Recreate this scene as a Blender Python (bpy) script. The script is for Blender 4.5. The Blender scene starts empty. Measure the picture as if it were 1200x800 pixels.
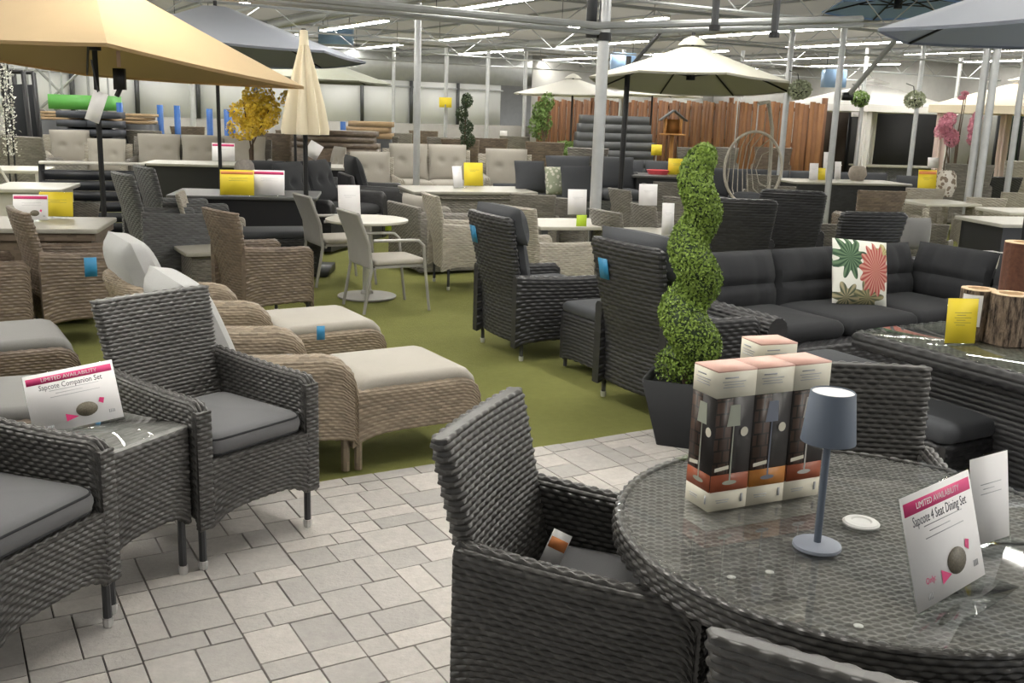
import bpy, math, random
import numpy as np
from mathutils import Vector, Matrix

random.seed(7); rng = np.random.default_rng(7)
SC = bpy.context.scene; COL = SC.collection
PI = math.pi
def R(d): return math.radians(d)

# ------------------------------------------------------------------ camera
CH, CF, CT, CR = 1.71, 1175.0, R(12.89), R(1.87)      # eye height, focal length in px of 1200, pitch down, roll
_F = Vector((0, math.cos(CT), -math.sin(CT))); _R0 = Vector((1, 0, 0)); _U0 = _R0.cross(_F)
_R = math.cos(CR)*_R0 + math.sin(CR)*_U0; _U = -math.sin(CR)*_R0 + math.cos(CR)*_U0
cam_d = bpy.data.cameras.new('camera'); cam = bpy.data.objects.new('camera', cam_d); COL.objects.link(cam)
cam_d.sensor_width = 36.0; cam_d.lens = CF/1200*36; cam_d.clip_start = .05; cam_d.clip_end = 300
cam.matrix_world = Matrix(((_R.x, _U.x, -_F.x, 0), (_R.y, _U.y, -_F.y, 0), (_R.z, _U.z, -_F.z, CH), (0, 0, 0, 1)))
SC.camera = cam
def ray(px, py): return _F + _R*((px-600)/CF) - _U*((py-400)/CF)
def G(px, py, z=0.0):                 # survey helper: the point of height z seen at a photo pixel
    v = ray(px, py); t = (z-CH)/v.z; return Vector((v.x*t, v.y*t, z))
def D(px, py, Y):                     # ... and the point at distance Y
    v = ray(px, py); t = Y/v.y; return Vector((v.x*t, Y, CH+v.z*t))

# ------------------------------------------------------------------ world, exposure
w = bpy.data.worlds.new('world'); SC.world = w; w.use_nodes = True
w.node_tree.nodes['Background'].inputs[0].default_value = (0.93, 0.97, 1.0, 1)
w.node_tree.nodes['Background'].inputs[1].default_value = 1.05
SC.view_settings.view_transform = 'Standard'; SC.view_settings.look = 'None'
SC.view_settings.exposure = 0.14; SC.view_settings.gamma = 1.0
SC.view_settings.use_curve_mapping = False
STRIP = 58.0        # light given off by the roof's strip lights
# building grid: pavers, turf edge and roof all run 30.2 degrees off the line of sight
GA = R(30.2); UX = Vector((math.cos(GA), math.sin(GA), 0)); VX = Vector((-math.sin(GA), math.cos(GA), 0))
def UV(u, v, z=0.0): p = UX*u + VX*v; return Vector((p.x, p.y, z))

# ------------------------------------------------------------------ materials
MAT = {}
class NT:
    def __init__(s, name):
        m = bpy.data.materials.new(name); m.use_nodes = True; s.m = m; s.t = m.node_tree; s.b = s.t.nodes['Principled BSDF']; MAT[name] = m
    def n(s, typ, **k):
        x = s.t.nodes.new(typ)
        for a, v in k.items(): setattr(x, a, v)
        return x
    def l(s, a, b): s.t.links.new(a, b)
    def math(s, op, a, b=None, c=None):
        x = s.n('ShaderNodeMath', operation=op)
        for i, v in enumerate((a, b, c)):
            if v is None: continue
            if isinstance(v, (int, float)): x.inputs[i].default_value = v
            else: s.l(v, x.inputs[i])
        return x.outputs[0]
    def mix(s, f, a, b):
        x = s.n('ShaderNodeMix', data_type='RGBA')
        if isinstance(f, (int, float)): x.inputs[0].default_value = f
        else: s.l(f, x.inputs[0])
        for i, v in ((6, a), (7, b)):
            if isinstance(v, (tuple, list)): x.inputs[i].default_value = (*v[:3], 1)
            else: s.l(v, x.inputs[i])
        return x.outputs[2]
    def noise(s, scale, vec=None, detail=3.0, rough=.55):
        x = s.n('ShaderNodeTexNoise'); x.inputs['Scale'].default_value = scale; x.inputs['Detail'].default_value = detail; x.inputs['Roughness'].default_value = rough
        if vec is not None: s.l(vec, x.inputs['Vector'])
        return x.outputs[0]
    def bump(s, h, strength, dist=.01):
        x = s.n('ShaderNodeBump'); x.inputs['Strength'].default_value = strength; x.inputs['Distance'].default_value = dist
        s.l(h, x.inputs['Height']); s.l(x.outputs[0], s.b.inputs['Normal'])
    def set(s, col=None, rough=None, metal=None, **k):
        if col is not None:
            if isinstance(col, (tuple, list)): s.b.inputs['Base Color'].default_value = (*col[:3], 1)
            else: s.l(col, s.b.inputs['Base Color'])
        if rough is not None: s.b.inputs['Roughness'].default_value = rough
        if metal is not None: s.b.inputs['Metallic'].default_value = metal
        for a, v in k.items(): s.b.inputs[a].default_value = v
        return s.m
def srgb(r, g, b):
    f = lambda c: c/255/12.92 if c/255 <= .04045 else ((c/255+.055)/1.055)**2.4
    return (f(r), f(g), f(b))
def plain(name, col, rough=.6, metal=0.0, var=.12, scale=6.0):
    if name in MAT: return MAT[name]
    t = NT(name); tc = t.n('ShaderNodeTexCoord').outputs['Object']
    f = t.noise(scale, tc); c2 = tuple(min(1, c*(1+var)) for c in col); c1 = tuple(c*(1-var) for c in col)
    return t.set(t.mix(f, c1, c2), rough, metal)
def wicker(name, c1, c2, s=.0158, p=.0205, bump=1.0, rough=.42, relief=True):
    if name in MAT: return MAT[name]
    t = NT(name); sep = t.n('ShaderNodeSeparateXYZ'); t.l(t.n('ShaderNodeUVMap', uv_map='UV').outputs[0], sep.inputs[0])
    v = t.math('DIVIDE', sep.outputs[1], s); u = t.math('DIVIDE', sep.outputs[0], p)
    row = t.math('FLOOR', v); fr = t.math('FRACT', v)
    seg = t.math('FLOOR', t.math('MULTIPLY_ADD', row, .37, t.math('MULTIPLY', u, .5)))
    wn = t.n('ShaderNodeTexWhiteNoise', noise_dimensions='2D'); cv = t.n('ShaderNodeCombineXYZ'); t.l(row, cv.inputs[0]); t.l(seg, cv.inputs[1]); t.l(cv.outputs[0], wn.inputs['Vector'])
    cv2 = t.n('ShaderNodeCombineXYZ'); t.l(t.math('MULTIPLY', sep.outputs[0], 6), cv2.inputs[0]); t.l(t.math('MULTIPLY', sep.outputs[1], 130), cv2.inputs[1])
    f = t.math('ADD', t.math('MULTIPLY', wn.outputs[0], .45), t.math('MULTIPLY', t.noise(1.0, cv2.outputs[0]), .6))
    t.set(t.mix(f, c1, c2), rough)
    if relief:
        prof = t.math('POWER', t.math('SINE', t.math('MULTIPLY', fr, PI)), .6)
        over = t.math('SINE', t.math('MULTIPLY', t.math('ADD', u, row), PI))
        h = t.math('MULTIPLY', prof, t.math('MULTIPLY_ADD', over, .42, .58))
        t.bump(h, bump, s*.55)
    return t.m
def fabric(name, col, var=.12, rough=.9):
    if name in MAT: return MAT[name]
    t = NT(name); tc = t.n('ShaderNodeTexCoord').outputs['Object']
    a = t.noise(420, tc, 2); b = t.noise(4, tc)
    f = t.math('ADD', t.math('MULTIPLY', a, .7), t.math('MULTIPLY', b, .35))
    t.set(t.mix(f, tuple(c*(1-var*2) for c in col), tuple(min(1, c*(1+var*1.6)) for c in col)), rough)
    t.b.inputs['Sheen Weight'].default_value = .15 if col[0] > .1 else .03; t.b.inputs['Specular IOR Level'].default_value = .3
    t.bump(a, .25, .002); return t.m
def glassy(name, tint=(.9, .95, .93), refl=1.0, ior=1.5):
    t = NT(name); n = t.t.nodes; out = n['Material Output']
    tr = t.n('ShaderNodeBsdfTransparent'); tr.inputs[0].default_value = (*tint, 1)
    gl = t.n('ShaderNodeBsdfGlossy'); gl.inputs['Roughness'].default_value = .03; gl.inputs[0].default_value = (refl, refl, refl, 1)
    fr = t.n('ShaderNodeFresnel'); fr.inputs[0].default_value = ior
    mx = t.n('ShaderNodeMixShader'); fac = t.math('MULTIPLY', fr.outputs[0], t.math('SUBTRACT', 1.0, t.n('ShaderNodeNewGeometry').outputs['Backfacing'])); t.l(fac, mx.inputs[0]); t.l(tr.outputs[0], mx.inputs[1]); t.l(gl.outputs[0], mx.inputs[2]); t.l(mx.outputs[0], out.inputs[0])
    return t.m
def emit(name, col, strength):
    t = NT(name); t.b.inputs['Emission Color'].default_value = (*col, 1); t.b.inputs['Emission Strength'].default_value = strength; t.set((.9, .9, .9), .5); return t.m

WD = wicker('wicker_charcoal_fine', (.022, .021, .020), (.088, .084, .080), relief=False, rough=.33)
WB = wicker('wicker_black', (.009, .009, .010), (.038, .038, .041), .026, .038, relief=False)
WS = wicker('wicker_slate', (.045, .047, .050), (.13, .132, .135), .018, .036)
WR = wicker('wicker_brown', (.062, .046, .034), (.22, .168, .125), .022, .034, relief=False)
WN = wicker('wicker_natural', (.115, .088, .060), (.345, .275, .195), .0165, .024, relief=False)
WG = wicker('wicker_grey_brown', (.10, .092, .08), (.27, .25, .22), .018, .036)
WL = wicker('wicker_light', (.26, .235, .195), (.52, .48, .40), .018, .036)
FG = fabric('fabric_grey', (.125, .125, .13)); FD = fabric('fabric_charcoal', (.026, .027, .030)); FM = fabric('fabric_mid_grey', (.21, .205, .20))
FB = fabric('fabric_beige', (.385, .36, .315)); FT = fabric('fabric_taupe', (.30, .275, .24)); FK = fabric('fabric_black', (.016, .017, .02))
FS = fabric('fabric_slate', (.060, .063, .070)); FW = fabric('fabric_pale_grey', (.36, .36, .355))
MP = plain('galvanised_steel', (.50, .51, .52), .38, .55, .18, 9); MK = plain('black_metal', (.012, .012, .014), .45, .2); MS = plain('silver_metal', (.66, .66, .66), .3, .6)
MA = plain('grey_aluminium', (.36, .35, .33), .42, .25); MW = plain('pale_aluminium', (.62, .60, .55), .45, .1); MD = plain('dark_grey_metal', (.05, .052, .056), .45, .2)
MTR = plain('truss_steel', (.34, .35, .35), .5, .3, .15)
PW = plain('white_card', (.82, .80, .80), .55, 0, .03); PY = plain('yellow_card', (.82, .64, .035), .55, 0, .04); PP = plain('pink_print', (.72, .045, .20), .5, 0, .05)
PT = plain('dark_print', (.06, .06, .075), .6); PG = plain('grey_print', (.42, .42, .44), .6); PR = plain('red_print', (.75, .10, .12), .6); PO = plain('orange_print', (.85, .30, .10), .6)
TB = plain('blue_tag', (.03, .22, .42), .5, 0, .1); TG = plain('green_tag', (.50, .68, .04), .5, 0, .1)
GT = glassy('clear_glass', (.95, .955, .95), 1.0, 1.75); AC = glassy('clear_acrylic', (.96, .975, .975), .45, 1.4)
STONE = plain('stone_top', (.40, .385, .34), .35, 0, .15, 14); TWHITE = plain('pale_tabletop', (.55, .53, .47), .4, 0, .1); TBLACK = plain('black_tabletop', (.02, .02, .022), .3)

# ------------------------------------------------------------------ mesh collector
def weave_h(u, v):                    # over-and-under weave: u in stakes, v in strands
    row = np.floor(v+1e-4); fr = v-row; prof = np.abs(np.sin(PI*fr))**.7
    over = np.clip(1.35*np.sin(PI*(u+row)), -1, 1)
    return np.maximum(prof*(.30+.70*over), .34*np.clip(-over, 0, 1))
class MB:
    def __init__(s): s.v = []; s.n = 0; s.f = []; s.u = []; s.mi = []
    def addv(s, P): P = np.asarray(P, float).reshape(-1, 3); b = s.n; s.v.append(P); s.n += len(P); return b
    def addf(s, idx, uv, mi=0):                      # idx (k,n), uv (k,n,2)
        idx = np.asarray(idx, int); s.f.append(idx); s.u.append(np.asarray(uv, float)); s.mi.append(np.full(len(idx), mi)); return s
    def grid(s, P, U, closed=False, mi=0, flip=False):   # P (ni,nj,3), U (ni,nj(+1),2)
        P = np.asarray(P, float); ni, nj = P.shape[:2]; b = s.addv(P)
        J = nj if closed else nj-1
        i, j = np.meshgrid(np.arange(ni-1), np.arange(J), indexing='ij'); i = i.ravel(); j = j.ravel(); j2 = (j+1) % nj
        q = np.stack([i*nj+j, i*nj+j2, (i+1)*nj+j2, (i+1)*nj+j], 1)+b
        uv = np.stack([U[i, j], U[i, j+1], U[i+1, j+1], U[i+1, j]], 1)
        if flip: q = q[:, ::-1]; uv = uv[:, ::-1]
        return s.addf(q, uv, mi)
    def poly(s, pts, mi=0, uv=None):
        pts = np.asarray(pts, float); b = s.addv(pts); n = len(pts)
        if uv is None:
            d = pts.max(0)-pts.min(0); ax = sorted(range(3), key=lambda k: -d[k])[:2]; ax.sort(); uv = pts[:, ax]
        return s.addf(np.arange(n)[None]+b, np.asarray(uv)[None], mi)
    def box(s, c, d, rz=0.0, mi=0, M=None, taper=1.0, rows='z'):
        c = np.array(c, float); x, y, z = np.array(d, float)/2
        q = np.array([(-x, -y, -z), (x, -y, -z), (x, y, -z), (-x, y, -z), (-x*taper, -y*taper, z), (x*taper, -y*taper, z), (x*taper, y*taper, z), (-x*taper, y*taper, z)])
        F = [(0, 3, 2, 1), (4, 5, 6, 7), (0, 1, 5, 4), (1, 2, 6, 5), (2, 3, 7, 6), (3, 0, 4, 7)]
        ax = [(0, 1), (0, 1), (0, 2), (1, 2), (0, 2), (1, 2)]
        uv = np.stack([q[list(f)][:, list(a)] for f, a in zip(F, ax)])
        if rz: cc, ss = math.cos(rz), math.sin(rz); q = q @ np.array([(cc, ss, 0), (-ss, cc, 0), (0, 0, 1)])
        if M is not None: q = q @ np.array(M).T
        b = s.addv(q+c); return s.addf(np.array(F)+b, uv, mi)
    def bar(s, a, b, w, h=None, mi=0, up=(0, 0, 1)):
        a = Vector(a); b = Vector(b); d = (b-a); L = d.length
        if L < 1e-6: return s
        d /= L; upv = Vector(up)
        if abs(d.dot(upv)) > .98: upv = Vector((0, 1, 0))
        x = d.cross(upv).normalized(); z = x.cross(d)
        return s.box((a+b)/2, (w, L, h or w), 0, mi, M=[(x.x, d.x, z.x), (x.y, d.y, z.y), (x.z, d.z, z.z)])
    def tube(s, pts, r, n=8, mi=0, closed=False, caps=True):
        pts = [Vector(p) for p in pts]; m = len(pts); rs = r if isinstance(r, (list, tuple)) else [r]*m
        P = []; prev = None; Ls = [0.0]
        for k in range(m):
            if closed: t = pts[(k+1) % m]-pts[k-1]
            else: t = pts[min(k+1, m-1)]-pts[max(k-1, 0)]
            t.normalize()
            if prev is None:
                u = t.cross(Vector((0, 0, 1)));
                if u.length < .1: u = t.cross(Vector((0, 1, 0)))
            else: u = prev-t*prev.dot(t)
            u.normalize(); prev = u; vv = t.cross(u)
            P.append([pts[k]+(u*math.cos(a)+vv*math.sin(a))*rs[k] for a in [2*PI*q/n for q in range(n)]])
            if k: Ls.append(Ls[-1]+(pts[k]-pts[k-1]).length)
        P = np.array([[tuple(q) for q in row] for row in P])
        if closed: P = np.concatenate([P, P[:1]]); Ls.append(Ls[-1]+(pts[0]-pts[-1]).length)
        U = np.zeros((len(P), n+1, 2)); U[..., 0] = np.array(Ls)[:, None]; U[..., 1] = np.linspace(0, 2*PI*(rs[0]), n+1)[None]
        s.grid(P, U, True, mi)
        if caps and not closed: s.poly(P[0][::-1], mi); s.poly(P[-1], mi)
        return s
    def lathe(s, prof, n=24, c=(0, 0, 0), mi=0, caps=True):
        prof = np.array(prof, float); a = np.linspace(0, 2*PI, n, endpoint=False)
        P = np.stack([prof[:, :1]*np.cos(a)+c[0], prof[:, :1]*np.sin(a)+c[1], np.repeat(prof[:, 1:], n, 1)+c[2]], 2)
        L = np.concatenate([[0], np.cumsum(np.hypot(*np.diff(prof, axis=0).T))])
        U = np.zeros((len(prof), n+1, 2)); U[..., 0] = np.linspace(0, 2*PI, n+1)[None]*max(prof[:, 0].max(), .01); U[..., 1] = L[:, None]
        s.grid(P, U, True, mi)
        if caps:
            if prof[0, 0] > 1e-4: s.poly(P[0][::-1], mi)
            if prof[-1, 0] > 1e-4: s.poly(P[-1], mi)
        return s
    def loft(s, P, rows='i', dense=None, mi=0, caps=True, amp=.0088, st=.0158, pk=.0205):
        """P (ni,nj,3) sections closed in j; rows='i': strands run round each section, 'j': strands run from section to section."""
        P = np.asarray(P, float)
        def arcs(P):
            di = np.linalg.norm(np.diff(P, axis=0), axis=2).mean(1); dj = np.linalg.norm(np.roll(P, -1, 1)-P, axis=2).mean(0)
            return np.concatenate([[0], np.cumsum(di)]), np.concatenate([[0], np.cumsum(dj)])
        ai, aj = arcs(P)
        if isinstance(dense, tuple): st, pk, amp = dense
        if dense:
            def samples(L, unit, k, off, closed):
                nu = max(1, round(L/unit)); 
                if closed and nu % 2: nu += 1
                un = L/nu; t = (np.arange(nu*k)+off)/k*un
                return (t if closed else np.concatenate([[0], t[t > 1e-6], [L]])), un
            if rows == 'i': ti, us = samples(ai[-1], st, 4, 0, False); tj, up = samples(aj[-1], pk, 2, .5, True)
            else: ti, up = samples(ai[-1], pk, 2, .5, False); tj, us = samples(aj[-1], st, 4, 0, True)
            L = aj[-1]
            Q = np.stack([np.stack([np.interp(ti, ai, P[:, j, k]) for j in range(P.shape[1])], 1) for k in range(3)], 2)
            Qc = np.concatenate([Q, Q[:, :1]], 1)
            P = np.stack([np.stack([np.interp(tj, aj, Qc[i, :, k]) for i in range(len(ti))], 0) for k in range(3)], 2)
            ai, aj = ti, np.append(tj, tj[0]+L)
            dI = np.gradient(P, axis=0); dJ = np.roll(P, -1, 1)-np.roll(P, 1, 1); N = np.cross(dJ, dI); N /= np.linalg.norm(N, axis=2, keepdims=True)+1e-9
            A, B = np.meshgrid(ai, aj[:-1], indexing='ij'); uu, vv = (B, A) if rows == 'i' else (A, B)
            P = P+N*weave_h(uu/up, vv/us)[..., None]*amp
        A, B = np.meshgrid(ai, aj, indexing='ij')
        U = np.stack([B, A], 2) if rows == 'i' else np.stack([A, B], 2)
        s.grid(P, U, True, mi)
        if caps: s.poly(P[0][::-1], mi); s.poly(P[-1], mi)
        return s
    def build(s, name, mats, parent=None, smooth=38):
        me = bpy.data.meshes.new(name); V = np.concatenate(s.v) if s.v else np.zeros((0, 3))
        me.vertices.add(len(V)); me.vertices.foreach_set('co', V.ravel())
        ls = np.concatenate([f.ravel() for f in s.f]); cnt = np.concatenate([np.full(len(f), f.shape[1]) for f in s.f])
        me.loops.add(len(ls)); me.loops.foreach_set('vertex_index', ls)
        me.polygons.add(len(cnt)); me.polygons.foreach_set('loop_start', np.concatenate([[0], np.cumsum(cnt)[:-1]])); me.polygons.foreach_set('loop_total', cnt)
        me.polygons.foreach_set('material_index', np.concatenate(s.mi))
        ul = me.uv_layers.new(name='UV'); ul.data.foreach_set('uv', np.concatenate([u.reshape(-1, 2) for u in s.u]).ravel())
        for m in (mats if isinstance(mats, (list, tuple)) else [mats]): me.materials.append(m)
        me.update(calc_edges=True); me.validate()
        if smooth: me.shade_smooth(); me.set_sharp_from_angle(angle=R(smooth))
        o = bpy.data.objects.new(name, me); COL.objects.link(o)
        if parent: o.parent = parent
        return o

# ------------------------------------------------------------------ things, parts, copies
KIDS = {}
def tag(o, label=None, cat=None, group=None, kind=None):
    if label: o['label'] = label
    if cat: o['category'] = cat
    if group: o['group'] = group
    if kind: o['kind'] = kind
    return o
def thing(name, label, cat, group=None, loc=(0, 0, 0), rz=0.0):
    o = bpy.data.objects.new(name, None); o.empty_display_size = .1; COL.objects.link(o); o.location = loc; o.rotation_euler = (0, 0, rz)
    return tag(o, label, cat, group)
def kids(o): return [c for c in COL.objects if c.parent is o]
def dup(o, label=None, group=None, parent=None, _first=True, index=None):
    if index is None:
        index = {}
        for c in COL.objects:
            if c.parent: index.setdefault(c.parent.name, []).append(c)
    c = o.copy(); COL.objects.link(c)
    if parent: c.parent = parent
    if _first and label: c['label'] = label
    if _first and group: c['group'] = group
    for ch in index.get(o.name, []): dup(ch, parent=c, _first=False, index=index)
    return c
def pose(o, p, yaw, sc=1.0):               # local -Y is the front; yaw = direction the front looks to, degrees from +X
    o.location = (p[0], p[1], p[2] if len(p) > 2 else 0); o.rotation_euler = (0, 0, R(yaw+90)); o.scale = (sc, sc, sc); return o
def text(parent, body, size, loc, mat, rx=90, align='CENTER', name='lettering', sx=1.0):
    cu = bpy.data.curves.new(name, 'FONT'); cu.body = body; cu.size = size; cu.align_x = align; cu.align_y = 'CENTER'; cu.resolution_u = 2
    cu.extrude = .0001; tmp = bpy.data.objects.new(name, cu); COL.objects.link(tmp); bpy.context.view_layer.update()
    me = bpy.data.meshes.new_from_object(tmp.evaluated_get(bpy.context.evaluated_depsgraph_get())); bpy.data.objects.remove(tmp); bpy.data.curves.remove(cu); me.materials.clear(); me.materials.append(mat)
    o = bpy.data.objects.new(name, me); COL.objects.link(o); o.parent = parent; o.location = loc; o.rotation_euler = (R(rx), 0, 0); o.scale = (sx, 1, 1); return o
# rounded loops
def rrect(w, d, r, n=4):
    r = min(r, w/2-1e-4, d/2-1e-4); out = []
    for cx, cy, a0 in ((w/2-r, d/2-r, 0), (-w/2+r, d/2-r, 90), (-w/2+r, -d/2+r, 180), (w/2-r, -d/2+r, 270)):
        for k in range(n+1): a = R(a0+90*k/n); out.append((cx+r*math.cos(a), cy+r*math.sin(a)))
    return np.array(out)
def cushion(w, d, h, r=.05, puff=.02, c=(0, 0, 0), mb=None, mi=0, n=4):
    mb = mb or MB(); base = rrect(w, d, r, n); e = h*.42; out = []
    def ring(inset, z):
        sx = max(.001, (w-2*inset)/w); sy = max(.001, (d-2*inset)/d)
        return np.column_stack([base[:, 0]*sx, base[:, 1]*sy, np.full(len(base), z)])
    m = min(w, d)/2
    for f in (.98, .6, .3): out.append(ring(m*f, -puff*.3*math.sin(f*PI/2)))
    for a in (0, 30, 60, 90): out.append(ring(e*(1-math.sin(R(a))), e*(1-math.cos(R(a)))))
    for a in (0, 30, 60, 90): out.append(ring(e*(1-math.cos(R(a))), h-e+e*math.sin(R(a))))
    for f in (.3, .45, .6, .8, .98): out.append(ring(max(e, m*f), h+puff*math.sin(f*PI/2)**1.2))
    P = np.array(out)+np.array(c); L = np.arange(len(P))*.05
    U = np.zeros((len(P), len(base)+1, 2)); U[..., 1] = L[:, None]; U[..., 0] = np.linspace(0, 2*(w+d), len(base)+1)[None]
    mb.grid(P, U, True, mi); mb.poly(P[0][::-1], mi); mb.poly(P[-1], mi); return mb
def pillow(w, h, t, tufts=(), seams=(), M=None, mb=None, n=18, mi=0, edge=2.6):
    """upright pillow, front -Y, base at z=0; tufts (x,z) in -1..1 pull the front in, seams are lines"""
    mb = mb or MB(); g = np.linspace(-1, 1, n+1); X, Z = np.meshgrid(g, g, indexing='ij')
    b = np.maximum(0, (1-np.abs(X)**edge)*(1-np.abs(Z)**edge))**.5
    front = b.copy()
    for tx, tz in tufts: front -= .55*np.exp(-(((X-tx)*w/2)**2+((Z-tz)*h/2)**2)/(2*.035**2))*b
    for ax, v in seams: front -= .30*np.exp(-(((X if ax == 'x' else Z)-v)*(w if ax == 'x' else h)/2)**2/(2*.02**2))*b
    cx = (1-.06*(1-np.abs(Z)**3)*0); wx = X*w/2*(1-.05*np.cos(Z*PI/2)**2*(np.abs(X) > .99)); zz = Z*h/2+h/2
    A = np.stack([wx, -front*t/2, zz], 2); B = np.stack([wx, b*t/2, zz], 2)
    for Q, fl in ((A, True), (B, False)):
        Q = Q.reshape(-1, 3)
        if M is not None: Q = Q @ np.array(M)[:3, :3].T + np.array(M)[:3, 3]
        Q = Q.reshape(n+1, n+1, 3); mb.grid(Q, np.stack([X*w/2, Z*h/2], 2), False, mi, fl)
    return mb
def TM(loc=(0, 0, 0), rx=0, ry=0, rz=0): return Matrix.Translation(loc) @ Matrix.Rotation(R(rz), 4, 'Z') @ Matrix.Rotation(R(ry), 4, 'Y') @ Matrix.Rotation(R(rx), 4, 'X')

# ------------------------------------------------------------------ wicker slabs
def sec_v(T, z0, z1, n=5):                  # section across a side panel: (x, z), rounded top
    r = T/2; a = [R(180*k/n) for k in range(n+1)]
    q = [(-T/2, z0), (0, z0), (T/2, z0), (T/2, z0*.6+(z1-r)*.4)] + [(r*math.cos(t), z1-r+r*math.sin(t)) for t in a] + [(-T/2, z0*.6+(z1-r)*.4)]
    return q
def side_panel(x, T, y0, y1, zb, zt, arch=.05, rf=.07, dense=None, slope=.03, ns=13, mb=None, mi=0):
    """y0 front (negative) .. y1 back; top zt at front rising by slope to the back, front top corner rounded rf"""
    mb = mb or MB(); P = []
    for k in range(ns+1):
        t = k/ns; t = t*t*(3-2*t) if k < ns*.0 else t
        y = y0+(y1-y0)*t
        if k < 4: y = y0+rf*(1-math.cos(R(30*k))) if k < 3 else y0+rf
        z1 = zt+slope*t*t
        if y-y0 < rf: z1 -= rf-math.sqrt(max(0, rf*rf-(rf-(y-y0))**2))
        z0 = zb+arch*(1-(2*t-1)**4)
        P.append([(x+q[0], y, q[1]) for q in sec_v(T, z0, z1)])
    return mb.loft(P[::-1], 'j', dense, mi)
def back_panel(wfun, yfun, T, z0, z1, dense=None, ns=12, mb=None, bow=.03, rtop=.0, mi=0):
    mb = mb or MB(); P = []
    zs = list(np.linspace(z0, z1, ns)); 
    if rtop: zs = [z for z in zs if z < z1-rtop-.01]+[z1-rtop+rtop*math.sin(R(a)) for a in (0, 25, 50, 70, 90)]
    for z in zs:
        w_ = wfun(z); 
        if rtop and z > z1-rtop: w_ -= 2*(rtop-math.sqrt(max(0, rtop**2-(z-z1+rtop)**2)))
        t = T*(1 if z < z1-.02 else .8); L = rrect(w_, t, t*.45, 3)
        L = np.insert(L, 4, [(w_*.3, t/2), (w_*.1, t/2), (-w_*.1, t/2), (-w_*.3, t/2)], axis=0); k = len(L)//2+4
        L = np.concatenate([L[:12+0], L[12:]]);
        L2 = []
        for i, (a, b) in enumerate(L):
            L2.append((a, b))
            nx = L[(i+1) % len(L)]
            if abs(nx[0]-a) > w_*.5: L2 += [(a+(nx[0]-a)*f, b) for f in (.2, .4, .6, .8)]
        P.append([(a, yfun(z)+b+bow*(1-(2*a/max(w_, .01))**2), z) for a, b in L2])
    m = min(len(p) for p in P); P = [p[:m] for p in P]
    yc = yfun(z1); P.append([(a*.992, yc+(b-yc)*.62+.0, c+T*.16) for a, b, c in P[-1]])
    return mb.loft(P, 'i', dense, mi)
def apron(w, y, T, zb, zt, arch=.05, dense=None, mb=None, mi=0, axis='x', ns=8, rows='j', x0=0.0):
    mb = mb or MB(); P = []
    for k in range(ns+1):
        x = -w/2+w*k/ns; z0 = zb+arch*(1-(2*k/ns-1)**4)
        q = [(-T/2, z0), (T/2, z0), (T/2, (z0+zt)/2), (T/2, zt), (-T/2, zt), (-T/2, (z0+zt)/2)]
        P.append([(x+x0, y+a, b) if axis == 'x' else (y-a, x, b) for a, b in q])
    return mb.loft(P, rows, dense, mi)
def legs(root, pts, r, z1, mat, cap=None, tilt=0, capmat=None, n=8):
    for x, y in pts:
        l = MB().tube([(x*(1+tilt), y*(1+tilt), .03 if cap else 0), (x, y, z1)], r, n).build('leg', mat, root)
        if cap: MB().tube([(x*(1+tilt), y*(1+tilt), 0), (x*(1+tilt), y*(1+tilt), .012), (x*(1+tilt), y*(1+tilt), .034)], [r*1.05, r*1.25, r*1.25], n, mi=0).build('foot_cap', capmat or MS, l)
def piping(w, d, r, z, rad, mat, parent, c=(0, 0)):
    L = rrect(w, d, r, 4); return MB().tube([(a+c[0], b+c[1], z) for a, b in L], rad, 6, closed=True).build('piping', mat, parent)

# ------------------------------------------------------------------ furniture
DN = (.0165, .024, .0066); DB = (.026, .038, .0095)
def armchair(label, wk, cm, W=.58, Dp=.62, H=.93, ah=.655, T=.06, dense=None, rtop=0, lean=.24, zb=.17, sw=.43, cush=.095, cat='chair', name='wicker_dining_armchair', group=None, pipe=False, legm=None, backc=None, head=False, flare=.02, arch=.05, rf=.04, legcap=True, bow=.03):
    o = thing(name, label, cat, group); y0, y1 = -Dp/2, Dp/2
    yb = lambda z: y1-.09+max(0, z-.40)*lean-max(0, .40-z)*.05
    wf = lambda z: (W-2*T+.03)+max(0, (z-ah*.9))/(H-ah*.9)*(flare*2+.035)
    back_panel(wf, yb, .05, zb+.02, H, dense, 12, rtop=rtop, bow=bow).build('backrest', wk, o)
    for sx in (-1, 1):
        m = side_panel(sx*(W/2-T/2), T, y0, y1-.02, zb, ah, arch, rf, dense)
        if dense: apron(T+.004, y0+.004, .022, zb+.002, ah-.035, 0, dense, m, ns=3, x0=sx*(W/2-T/2))
        m.build('arm', wk, o)
    apron(W-2*T+.01, y0+.012, .035, zb, sw-.01, arch, dense).build('front_panel', wk, o)
    MB().box((0, -.0, sw-.04), (W-2*T, Dp-.14, .03)).build('seat_base', wk, o)
    cw, cd = W-2*T-.005, Dp-.11
    c = cushion(cw, cd, cush, .05, .018, (0, -.055, sw-.01)).build('seat_cushion', cm, o)
    if pipe: piping(cw-.012, cd-.012, .05, sw-.01+cush*.80, .0042, FD, c, (0, -.055)); piping(cw-.012, cd-.012, .05, sw-.01+cush*.2, .0042, FD, c, (0, -.055))
    if backc is not None:
        pillow(W-2*T, H-sw-.12, .14, [(-.45, .1), (.45, .1)], M=TM((0, yb(sw+.1)-.10, sw+.06), -math.degrees(math.atan(lean)))).build('back_cushion', backc, o)
    if head:
        pillow(W-.02, .26, .20, M=TM((0, yb(H)-.135, H-.185), -16)).build('head_cushion', backc or cm, o)
    legs(o, [(sx*(W/2-.03), yy) for sx in (-1, 1) for yy in (y0+.03, y1-.09)], .014, zb+.08, legm or MD, legcap)
    return o
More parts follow.
